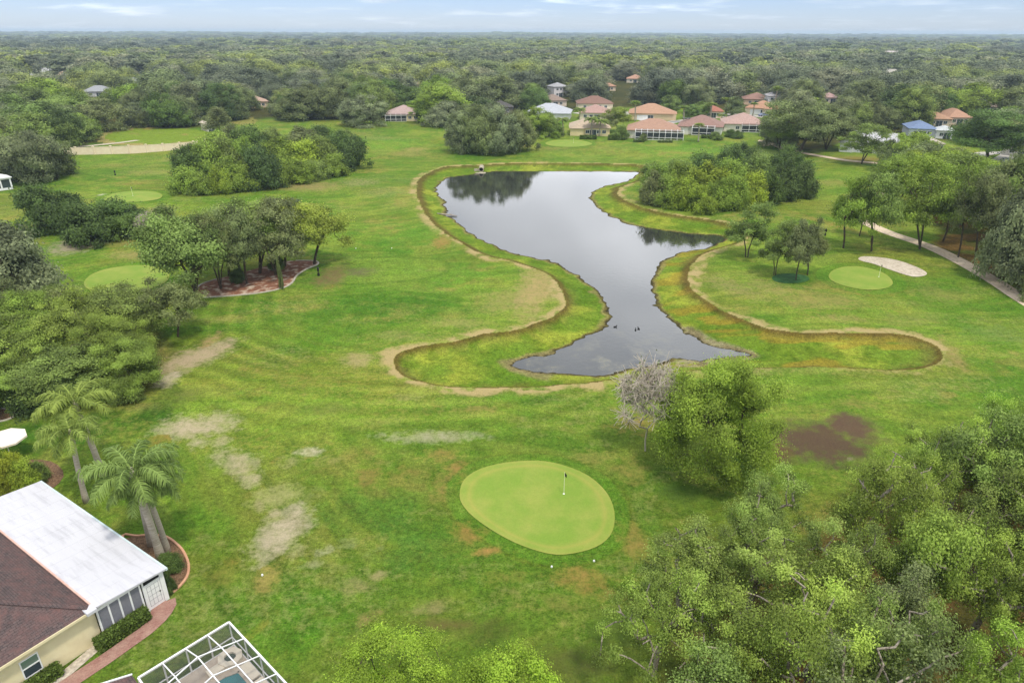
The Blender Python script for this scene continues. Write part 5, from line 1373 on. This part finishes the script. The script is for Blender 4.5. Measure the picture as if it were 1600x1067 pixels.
# edged mulch bed with palms
BED = GP([(192, 842), (214, 838), (234, 836), (252, 837), (264, 841), (276, 850), (284, 858), (291, 870), (295, 883), (294, 897), (288, 908), (279, 918), (270, 926), (258, 934)])
inner = np.array([st(.05, .0), st(3, -.02), st(6.2, -.02)])
drape('mulch_bed', np.vstack([BED, inner]), M['mulch'], .04, 8)
curb('bed_edging', catmull(BED, 4)[:-7], .17, .13, M['curb'], 'terracotta coloured edging curving round the palm bed by the white porch')
BED2 = np.array([st(9, -.02), st(9.2, -1.2), st(12, -1.5), st(15, -1.2), st(18, -.6), st(18, -.02)]); drape('mulch_bed', BED2, M['mulch'], .04, 5)
for a in ((268, 890, 40, 864, 'deep', 'rounded green shrub at the front of the edged palm bed'), (262, 922, 30, 892, 'dark', 'darker low shrub in the front corner of the edged palm bed'), (254, 905, 24, 884, 'deep', 'small shrub against the porch corner')):
    T('bush', a[0], a[1], a[2], a[3], tj(a[4]), a[5])
for a in ((14, 772, 50, 716, 'yellow', 'tall yellow green croton bush at the left edge'), (40, 766, 50, 722, 'lime', 'yellow and red croton bush in front of the umbrella'), (62, 752, 40, 722, 'mid', 'green croton bush beside the white roof corner'), (-6, 760, 50, 700, 'lime', 'croton bush cut by the left edge'), (25, 745, 36, 706, 'yellow', 'small palm like croton under the umbrella edge')):
    T('bush', a[0], a[1], a[2], a[3], tj(a[4]), a[5], None)
drape('mulch_bed', catmull(GP([(-30, 780), (60, 775), (100, 745), (80, 722), (30, 720), (-30, 720)]), 3), M['mulch'], .04, 4)
RB = catmull(GP([(-40, 648), (-10, 640), (14, 640), (25, 646), (20, 654), (0, 660), (-30, 660)]), 3)
drape('mulch_bed', RB, M['mulch'], .04, 4); curb('bed_edging', RB, .25, .12, M['curb_grey'], 'pale edging round the small mulch bed at the left edge', True)
T('queen palm', -8, 650, 96, 596, tj('bright'), 'low feathery palm over the small mulch bed at the left edge', idx=2)
# patio umbrella
ux, uy = G(18, 716); um = empty('patio_umbrella', (ux, uy, 0), .3, 'large cream octagonal patio umbrella at the left edge', 'umbrella')
cn = MB(); k8 = [(1.75 * math.cos(R(45 * i)), 1.75 * math.sin(R(45 * i)), 2.15) for i in range(8)]
for i in range(8): cn.quad(k8[i], k8[(i + 1) % 8], (0, 0, 2.75))
for i in range(8): a, b = k8[i], k8[(i + 1) % 8]; cn.quad(a, (a[0], a[1], 1.98), (b[0], b[1], 1.98), b)
can = cn.build('canopy', M['umbrella'], um)
for i in range(8): MB().bar((0, 0, 2.68), (k8[i][0] * .99, k8[i][1] * .99, 2.13), .025).build('rib', M['white'], um)
MB().tube([(0, 0, 0), (0, 0, 2.85)], .03).build('pole', M['white'], um); MB().tube([(0, 0, 0), (0, 0, .12)], .32, 14).build('base', M['concrete'], um)

# ================================================================== THE NEIGHBOUR'S POOL CAGE (bottom)
CH = 1.95
c0 = np.array(G(357.8, 971.9, CH)); dE = np.array(G(216, 1059, CH)) - c0; dF = np.array(G(425, 1057, CH)) - c0
lE = np.linalg.norm(dE); eE = dE / lE; eF = np.array([-eE[1], eE[0]])
if eF @ dF < 0: eF = -eF
lF = np.linalg.norm(dF) / 3; nF = 7; NE = 4
cage = empty('pool_enclosure', (c0[0], c0[1], 0), 0, 'white framed screen cage over the pool at the bottom edge', 'pool enclosure')


def cg(i, j, z=None):
    zz = CH + (([0, .38, .76, .38, 0][i]) if (0 < j < nF) else 0) if z is None else z
    p = eE * (lE * i / NE) + eF * (lF * j); return (p[0], p[1], zz)


ev = MB()
for i in range(NE): ev.bar(cg(i, 0), cg(i + 1, 0), .10, .13)
for j in range(nF): ev.bar(cg(0, j, CH), cg(0, j + 1, CH), .10, .13); ev.bar(cg(NE, j, CH), cg(NE, j + 1, CH), .10, .13)
ev.build('eave_beam', M['white'], cage)
rbm = MB()
for i in range(1, NE):
    for j in range(nF): rbm.bar(cg(i, j), cg(i, j + 1), .06)
for j in range(1, nF):
    for i in range(NE): rbm.bar(cg(i, j), cg(i + 1, j), .06)
rbm.build('roof_beam', M['white'], cage)
for i in range(NE + 1): MB().bar(cg(i, 0, 0), cg(i, 0, CH - .07), .07).build('post', M['white'], cage)
for j in range(1, nF + 1): MB().bar(cg(0, j, 0), cg(0, j, CH - .07), .07).build('post', M['white'], cage)
rl = MB()
for z in (.06, .72): rl.bar(cg(0, 0, z), cg(NE, 0, z), .06); rl.bar(cg(0, 0, z), cg(0, nF, z), .06)
rl.build('rail', M['white'], cage)
scn = MB()
for i in range(NE):
    scn.quad(cg(i, 0, .05), cg(i + 1, 0, .05), cg(i + 1, 0), cg(i, 0))
    for j in range(nF): scn.quad(cg(i, j), cg(i + 1, j), cg(i + 1, j + 1), cg(i, j + 1))
for j in range(nF): scn.quad(cg(0, j, .05), cg(0, j + 1, .05), cg(0, j + 1, CH), cg(0, j, CH))
scn.build('screen', M['screen'], cage)


def cw(e, f):
    p = c0 + eE * e + eF * f; return p[0], p[1]


pd = MB().quad(*[(*cw(*q), .05) for q in ((-.05, -.05), (6.6, -.05), (6.6, 12), (-.05, 12))][::-1]).build('patio', M['paver']); tag(pd, kind='structure')
ring = [(.75, 2.05), (1.5, 1.75), (3.4, 1.6), (4.0, 2.4), (4.0, 9), (.75, 9)]
pool = tag(MB().quad(*[(*cw(*q), .06) for q in ring][::-1]).build('swimming_pool', M['pool']), 'teal pool water under the white screen cage', 'pool')
pc = MB()
for k in range(6): a, b = cw(*ring[k]), cw(*ring[(k + 1) % 6]); pc.bar((*a, .08), (*b, .08), .24, .07)
pc.build('coping', M['paver'], None).parent = pool
sp = empty('spa', (*cw(.72, .98), 0), .4, 'raised octagonal spa with cream coping inside the screen cage', 'spa')
so = MB(); n8 = 8
for k in range(n8):
    a, b = R(45 * k + 22), R(45 * k + 67)
    po = lambda r, t, z: (r * math.cos(t), r * math.sin(t), z)
    so.quad(po(.74, a, 0), po(.74, b, 0), po(.74, b, .42), po(.74, a, .42)); so.quad(po(.74, a, .42), po(.74, b, .42), po(.36, b, .42), po(.36, a, .42)); so.quad(po(.36, b, .1), po(.36, a, .1), po(.36, a, .42), po(.36, b, .42))
so.build('spa_wall', M['umbrella'], sp)
MB().quad(*[(.36 * math.cos(R(45 * k + 22)), .36 * math.sin(R(45 * k + 22)), .28) for k in range(8)]).build('spa_water', mat('spa_water', S(70, 84, 70), .06, .5)[0], sp)
for q, lab in (((.38, 2.75), 'cream lounger pad beside the pool, nearer the spa'), ((.38, 4.35), 'cream lounger pad beside the pool, lower one')):
    b_ = empty('lounge_chair', (*cw(*q), .05), math.atan2(eF[1], eF[0]), lab, 'lounge chair')
    MB().box(-.7, .7, -.28, .28, .22, .32).build('cushion', M['umbrella'], b_)
    for sx in (-.6, .6):
        for sy in (-.22, .22): MB().box(sx - .03, sx + .03, sy - .03, sy + .03, 0, .22).build('leg', M['white'], b_)
bs = tag(MB().box(-.45, .45, -.3, .3, .05, .36).build('bench_step', M['umbrella']), 'cream step block between spa and pool in the cage', 'step'); bs.location = (*cw(1.75, 1.15), 0); bs.rotation_euler[2] = math.atan2(eE[1], eE[0])
nh = empty('house', (*cw(6.75, .9), 0), math.atan2(eF[1], eF[0]), 'corner of the neighbouring brown shingled house beside the pool cage', 'house')
b = MB().quad((-1.2, -1.2, 2.1), (9, -1.2, 2.1), (9, 1.6, 3.2), (-1.2, 1.6, 3.2)); sg = 1 if (np.array([math.cos(nh.rotation_euler[2] + math.pi / 2), math.sin(nh.rotation_euler[2] + math.pi / 2)]) @ eE) > 0 else -1
b.v = [(p[0], p[1] * sg, p[2]) for p in b.v]; n4 = len(b.v); b.v += [(p[0], p[1], p[2] - .14) for p in b.v]; b.f += [(7, 6, 5, 4), (0, 4, 5, 1), (1, 5, 6, 2), (2, 6, 7, 3), (3, 7, 4, 0)]
rr_ = b.build('roof', M['shingle'], nh); set_uv(rr_.data, lambda c: (c.x, c.y))
MB().bar((-1.24, -1.2 * sg, 2.08), (-1.24, 1.6 * sg, 3.19), .08, .18).build('rake_board', M['white'], nh); MB().box(-.8, 8.6, min(-.9 * sg, 1.5 * sg), max(-.9 * sg, 1.5 * sg), -.2, 2.0).build('wall', M['stucco'], nh)

# ================================================================== SMALL THINGS ON THE COURSE
def flag(u, v, h, label, cloth=True):
    x, y = G(u, v); z = hz(x, y); o = empty('golf_flag', (x, y, z + .05), .4, label, 'golf flag', 'flags on the greens')
    MB().tube([(0, 0, 0), (0, 0, h)], [.028, .022], 8).build('pole', M['pole'], o)
    f = MB(); n = 6
    for i in range(n):
        a, b = i / n, (i + 1) / n; w = lambda t: .05 * math.sin(5 * t)
        f.quad((.02 + .16 * a, w(a), h - .02 - .25 * a), (.02 + .16 * b, w(b), h - .02 - .25 * b), (.02 + .16 * b, w(b) + .02, h - .42 - .2 * b), (.02 + .16 * a, w(a) + .02, h - .42 - .1 * a))
    f.build('flag', M['flag'], o); MB().tube([(0, 0, 0.002), (0, 0, .012)], .09, 14).build('cup', M['white'], o)


flag(881, 772, 2.15, 'white flagstick with small dark flag on the large front green')
flag(1373, 433, 2.15, 'flagstick with dark flag on the green beside the sand bunker')
flag(896, 224, 2.1, 'flagstick on the far green below the cream yellow house')
flag(208, 308, 2.1, 'flagstick on the upper left green')


def washer(u, v, h, label, name='ball_washer'):
    x, y = G(u, v); o = empty(name, (x, y, hz(x, y)), .3, label, 'ball washer', 'tee stands')
    MB().tube([(0, 0, -.1), (0, 0, h)], .06).build('post', M['black'], o)
    MB().box(-.16, .16, -.14, .14, h * .55, h * .92).build('box', M['black'], o); MB().tube([(0, 0, h * .92), (0, 0, h * 1.05)], [.15, .05], 10).build('lid', M['black'], o)
    MB().tube([(.0, 0, 0), (.0, 0, h * .34)], [.2, .17], 12).build('bin', M['black'], o)


washer(498, 431, 1.35, 'black tee stand just outside the right tip of the mulched island')
washer(180, 273, 1.25, 'small dark tee stand alone on the far left fairway')
washer(1289, 368, 1.3, 'dark tee stand left of the tall straight trunk')
for u, v, lab in ((410, 899, 'small white stake standing in the dry turf of the front lawn'), (928, 877, 'white marker stone at the right foot of the front green'), (862, 886, 'white marker stone below the middle of the front green'), (556, 388, 'white tee marker on the upper tee, left one'), (612, 388, 'white tee marker on the upper tee, right one'), (581, 404, 'dark tee marker on the lower tee')):
    x, y = G(u, v); o = empty('tee_marker', (x, y, hz(x, y)), 0, lab, 'marker', None)
    m_ = M['flag'] if 'dark' in lab else M['white']
    MB().tube([(0, 0, -.03), (0, 0, .06), (0, 0, .13), (0, 0, .16)], [.06, .08, .06, .02], 10).build('head', m_, o); MB().tube([(0, 0, -.12), (0, 0, 0)], [.02, .05], 6).build('spike', M['black'], o)
# concrete culvert on the far bank
x, y = G(752, 266, -.6); cu = empty('culvert', (x, y, -.55), 0, 'round concrete drain pipe poking out of the far pond bank', 'drain pipe')
pb = MB(); n = 18
for k in range(n):
    a, b = 2 * math.pi * k / n, 2 * math.pi * (k + 1) / n; q = lambda r, t, yy: (r * math.cos(t), yy, r * math.sin(t) + .25)
    pb.quad(q(.72, a, -1.2), q(.72, b, -1.2), q(.72, b, 3.0), q(.72, a, 3.0)); pb.quad(q(.56, b, -1.2), q(.56, a, -1.2), q(.56, a, 3), q(.56, b, 3)); pb.quad(q(.56, a, -1.2), q(.56, b, -1.2), q(.72, b, -1.2), q(.72, a, -1.2))
pb.build('pipe', M['concrete'], cu); MB().quad(*[(.56 * math.cos(2 * math.pi * k / n), 0.2, .56 * math.sin(2 * math.pi * k / n) + .25) for k in range(n)][::-1]).build('pipe_mouth', M['dark'], cu)
MB().box(-1.6, 1.3, -3.2, -1.3, -.6, -.38).build('apron', M['concrete'], cu); MB().box(-2.0, -.75, -.8, -.4, -.4, .45).build('wing_wall', M['concrete'], cu)
# driftwood on the left bank
x, y = G(700, 337, -.9); dw_ = tag(MB().tube([(x - 2.4, y + .8, -.62), (x - .8, y + .2, -.70), (x + .6, y, -.78), (x + 2.0, y - .5, -.86)], [.10, .16, .17, .08], 8).tube([(x + .3, y, -.7), (x + .9, y + .5, -.4)], [.07, .03], 6).build('driftwood', M['bark'], smooth=True), 'grey driftwood log lying on the left pond bank', 'log')
# ducks
for u, v, rz in ((961, 511, .3), (993, 516, 1.4), (998, 514, 1.9)):
    x, y = G(u, v, ZW); d = bmesh.new(); bmesh.ops.create_uvsphere(d, u_segments=14, v_segments=10, radius=1)
    for w in d.verts:
        t = w.co.x; w.co = Vector((t * .25, w.co.y * .12 * (1 - .25 * max(0, -t)), w.co.z * .10 + .05 + (.07 * max(0, -t - .6))))
    hd = bmesh.ops.create_uvsphere(d, u_segments=10, v_segments=8, radius=.06)['verts']
    for w in hd: w.co = Vector((w.co.x * 1.2 + .24, w.co.y, w.co.z + .22))
    nk = bmesh.ops.create_cone(d, segments=8, radius1=.06, radius2=.04, depth=.18, cap_ends=True)['verts']
    for w in nk: w.co = Vector((w.co.x + .2, w.co.y, w.co.z + .13))
    bl = bmesh.ops.create_cone(d, segments=6, radius1=.025, radius2=.01, depth=.08, cap_ends=True)['verts']
    for w in bl: w.co = Vector((w.co.z + .34, w.co.y, w.co.x * .5 + .21))
    me_ = bpy.data.meshes.new('duck'); d.to_mesh(me_); d.free(); o = link('duck', me_, M['black']); o.location = (x, y, ZW); o.rotation_euler[2] = rz
    tag(o, 'dark duck swimming in the near narrow arm of the pond' if u < 970 else 'dark duck of the pair swimming right of the lone one', 'duck', 'ducks on the pond')
# the tan wall with its posts
wp = [(60, 243.5), (92, 243), (120, 242.6), (148, 242), (175, 241), (203, 240), (230, 238.5), (256, 237), (282, 235), (304, 233), (323, 230)]
wl = empty('boundary_wall', (*G(*wp[0]), hz(*G(*wp[0]))), 0, 'long tan panel wall with square posts behind the left fairway', 'wall')
w0 = np.array(G(*wp[0])); z0 = wl.location[2]; g = MB()
for i in range(len(wp) - 1):
    a, b = np.array(G(*wp[i])), np.array(G(*wp[i + 1])); za = hz(*a) - z0
    p, q = a - w0, b - w0; g.bar((p[0], p[1], .95), (q[0], q[1], .95), .16, 2.3)
    g.bar((p[0], p[1], 2.14), (q[0], q[1], 2.14), .26, .1)
g.build('panel', M['wall_tan'], wl)
for i in range(len(wp)):
    p = np.array(G(*wp[i])) - w0; MB().box(p[0] - .24, p[0] + .24, p[1] - .24, p[1] + .24, -.4, 2.3).box(p[0] - .3, p[0] + .3, p[1] - .3, p[1] + .3, 2.31, 2.45).build('post', M['wall_tan'], wl)
# white pavilion at the left edge
x, y = G(4, 297); pv_ = empty('garden_pavilion', (x, y, hz(x, y)), -math.atan2(x, y) + .2, 'small white pavilion with dark screened openings at the left edge', 'pavilion')
f = MB(); f.box(-2.2, 2.2, -.1, .1, 0, .5).box(-2.2, 2.2, 3.9, 4.1, 0, .5).box(1.98, 2.2, .11, 3.89, 0, .5)
for sx in (-2.05, 0, 2.05): f.box(sx - .16, sx + .16, -.14, .14, .5, 2.5); f.box(sx - .16, sx + .16, 3.86, 4.14, .5, 2.5)
f.box(-2.3, 2.3, -.12, .12, 2.5, 2.8).box(-2.3, 2.3, 3.88, 4.12, 2.5, 2.8).box(1.98, 2.3, .13, 3.87, 2.5, 2.8); f.build('frame', M['white'], pv_)
MB().box(-2.0, 1.95, .05, .07, .5, 2.5).box(1.97, 1.99, .15, 3.85, .5, 2.5).build('screen', M['glass'], pv_)
b, _ = hip_roof(4.4, 4.0, 2.95, .35, .35); b.build('roof', wall_mat((226, 228, 230)), pv_)
# hedges before the far houses
for i, (u0, u1, v, h, lab) in enumerate(((906, 932, 217.5, 1.3, 'clipped dark hedge below the cream yellow house'), (950, 976, 218, 1.7, 'tall dark hedge right of the cream yellow house'), (990, 1006, 221.5, .8, 'low shrub row at the left front of the white pool enclosure'), (1096, 1118, 217.5, 1.1, 'dark hedge below the small screen room'), (1028, 1050, 222.5, .6, 'low round planting before the white pool enclosure'))):
    hedge('hedge', G(u0, v), G(u1, v), 1.6, h, (.45, .55, .42), lab, 40 + i, leaf=.2, dens=60)
# two parked cars far right
def car(u, v, rgb, label, rz):
    x, y = G(u, v); o = empty('parked_car', (x, y, hz(x, y) + .06), rz, label, 'car', 'parked cars'); m_ = mat('car_paint', S(*rgb), .3, .5)[0]
    pr_ = [(-2.2, .35), (-2.2, .85), (-1.5, .95), (-.9, 1.42), (.7, 1.45), (1.5, .98), (2.15, .85), (2.2, .35)]; b = MB()
    b.v = [(p, -.85, z) for p, z in pr_] + [(p, .85, z) for p, z in pr_]; b.f = [tuple(range(8)), tuple(range(15, 7, -1))] + [(i, i + 8, (i + 1) % 8 + 8, (i + 1) % 8) for i in range(8)]
    b.build('body', m_, o); MB().box(-.8, .9, -.87, .87, 1.0, 1.3).build('window', M['glass'], o)
    for sx in (-1.35, 1.35):
        for sy in (-.8, .8): MB().tube([(sx, sy - .1, .32), (sx, sy + .1, .32)], .32, 14).build('wheel', M['black'], o)


car(1571, 255, (180, 186, 196), 'silver car on the driveway at the right edge', 1.2)
car(1192, 183, (120, 130, 160), 'blue grey car parked before the tan house with orange roof', .2)

# ================================================================== AIR, SKY, LIGHT, CAMERA
hz_o = MB().box(-9500, 9500, -700, 12500, -3, 62).build('haze', None); tag(hz_o, kind='stuff')
hm = bpy.data.materials.new('haze'); hm.use_nodes = True; nt = hm.node_tree; nt.nodes.clear()
vo = nt.nodes.new('ShaderNodeVolumePrincipled'); vo.inputs['Color'].default_value = (.66, .83, 1, 1); vo.inputs['Density'].default_value = 1.55e-4
nt.links.new(vo.outputs[0], nt.nodes.new('ShaderNodeOutputMaterial').inputs['Volume']); hz_o.data.materials.append(hm)

SUN_EL, SUN_AZ = R(66), R(150)      # azimuth clockwise from +Y
w = bpy.data.worlds.new('World'); SC.world = w; w.use_nodes = True; nt = w.node_tree; bg = nt.nodes['Background']
sky = nt.nodes.new('ShaderNodeTexSky'); sky.sky_type = 'NISHITA'; sky.sun_disc = False; sky.sun_elevation = SUN_EL; sky.sun_rotation = SUN_AZ; sky.air_density = 1.0; sky.dust_density = .1; sky.ozone_density = 3.0; sky.altitude = 30
tc = nt.nodes.new('ShaderNodeTexCoord'); sx = nt.nodes.new('ShaderNodeSeparateXYZ'); nt.links.new(tc.outputs['Generated'], sx.inputs[0])
zc = N(nt, 'ShaderNodeMath', operation='MAXIMUM'); zc.inputs[1].default_value = 0; nt.links.new(sx.outputs['Z'], zc.inputs[0])
za = N(nt, 'ShaderNodeMath', operation='ADD'); za.inputs[1].default_value = .10; nt.links.new(zc.outputs[0], za.inputs[0])
cv = nt.nodes.new('ShaderNodeCombineXYZ')
for ax in 'XY':
    dv = N(nt, 'ShaderNodeMath', operation='DIVIDE'); nt.links.new(sx.outputs[ax], dv.inputs[0]); nt.links.new(za.outputs[0], dv.inputs[1]); nt.links.new(dv.outputs[0], cv.inputs[ax])
n1 = N(nt, 'ShaderNodeTexNoise', Scale=1.15, Detail=7, Roughness=.55); nt.links.new(cv.outputs[0], n1.inputs['Vector'])
th = N(nt, 'ShaderNodeMapRange'); th.inputs[1].default_value = .03; th.inputs[2].default_value = .16; th.inputs[3].default_value = .58; th.inputs[4].default_value = .26; nt.links.new(zc.outputs[0], th.inputs[0])
sb_ = N(nt, 'ShaderNodeMath', operation='SUBTRACT'); nt.links.new(n1.outputs['Fac'], sb_.inputs[0]); nt.links.new(th.outputs[0], sb_.inputs[1])
mk = N(nt, 'ShaderNodeMapRange'); mk.inputs[1].default_value = -.10; mk.inputs[2].default_value = .22; mk.interpolation_type = 'SMOOTHSTEP'; nt.links.new(sb_.outputs[0], mk.inputs[0])
n2 = N(nt, 'ShaderNodeTexNoise', Scale=.8, Detail=6, Roughness=.6); mp = N(nt, 'ShaderNodeMapping'); mp.inputs['Location'].default_value = (3.1, 1.7, 0); nt.links.new(cv.outputs[0], mp.inputs[0]); nt.links.new(mp.outputs[0], n2.inputs['Vector'])
sh = N(nt, 'ShaderNodeMapRange'); sh.inputs[1].default_value = .35; sh.inputs[2].default_value = .68; nt.links.new(n2.outputs['Fac'], sh.inputs[0])
SKYK = .1
def lobe(d, p0, p1, gain):
    d = Vector(d).normalized(); dp = nt.nodes.new('ShaderNodeVectorMath'); dp.operation = 'DOT_PRODUCT'; nt.links.new(tc.outputs['Generated'], dp.inputs[0]); dp.inputs[1].default_value = d
    r_ = N(nt, 'ShaderNodeMapRange'); r_.inputs[1].default_value = math.cos(R(p0)); r_.inputs[2].default_value = math.cos(R(p1)); r_.inputs[4].default_value = gain; r_.interpolation_type = 'SMOOTHSTEP'
    nt.links.new(dp.outputs['Value'], r_.inputs[0]); return r_.outputs[0]


bright = lobe((.12, .94, .30), 20, 2, .9)      # a bright thin spot of the overcast over the far woods
dark_ = lobe((.06, .86, .52), 15, 4, -.6)       # and a heavier grey patch higher up
a1_ = N(nt, 'ShaderNodeMath', operation='ADD'); nt.links.new(sh.outputs[0], a1_.inputs[0]); nt.links.new(bright, a1_.inputs[1])
a2_ = N(nt, 'ShaderNodeMath', operation='ADD'); nt.links.new(a1_.outputs[0], a2_.inputs[0]); nt.links.new(dark_, a2_.inputs[1]); a2_.use_clamp = False
a3_ = N(nt, 'ShaderNodeMapRange'); a3_.inputs[1].default_value = -.3; a3_.inputs[2].default_value = 1.5; nt.links.new(a2_.outputs[0], a3_.inputs[0])
cc_ = mixc(nt, a3_.outputs[0], (3.4, 3.9, 4.8), (25, 25.6, 26.8))
skb = mixc(nt, 1.0, sky.outputs[0], (.93, 1.07, 1.58), 'MULTIPLY')
lowf = N(nt, 'ShaderNodeMapRange'); lowf.inputs[1].default_value = .02; lowf.inputs[2].default_value = .12; lowf.inputs[3].default_value = .42; lowf.inputs[4].default_value = 1; nt.links.new(zc.outputs[0], lowf.inputs[0])
mk2 = N(nt, 'ShaderNodeMath', operation='MULTIPLY'); nt.links.new(mk.outputs[0], mk2.inputs[0]); nt.links.new(lowf.outputs[0], mk2.inputs[1])
fin = mixc(nt, mk2.outputs[0], skb, cc_)
nt.links.new(fin, bg.inputs['Color']); bg.inputs['Strength'].default_value = SKYK

sl = bpy.data.lights.new('sun', 'SUN'); sl.energy = 2.9; sl.angle = R(5); sl.color = (1, .93, .80)
so_ = bpy.data.objects.new('sun', sl); COL.objects.link(so_)
dirv = Vector((math.sin(SUN_AZ) * math.cos(SUN_EL), math.cos(SUN_AZ) * math.cos(SUN_EL), math.sin(SUN_EL)))
so_.rotation_euler = dirv.to_track_quat('Z', 'Y').to_euler(); so_.location = (0, -20, 90)

cam = bpy.data.cameras.new('camera'); co = bpy.data.objects.new('camera', cam); COL.objects.link(co)
cam.sensor_width = 36; cam.lens = 24; cam.clip_start = .5; cam.clip_end = 40000
co.matrix_world = Matrix(((AX_R[0], AX_U[0], -AX_F[0], 0), (AX_R[1], AX_U[1], -AX_F[1], 0), (AX_R[2], AX_U[2], -AX_F[2], H), (0, 0, 0, 1)))
SC.camera = co
SC.view_settings.view_transform = 'Standard'; SC.view_settings.look = 'None'; SC.view_settings.exposure = -0.08; SC.view_settings.gamma = 1
cy = SC.cycles; cy.max_bounces = 5; cy.diffuse_bounces = 3; cy.glossy_bounces = 3; cy.transmission_bounces = 4; cy.transparent_max_bounces = 12; cy.volume_bounces = 0
cy.use_denoising = True
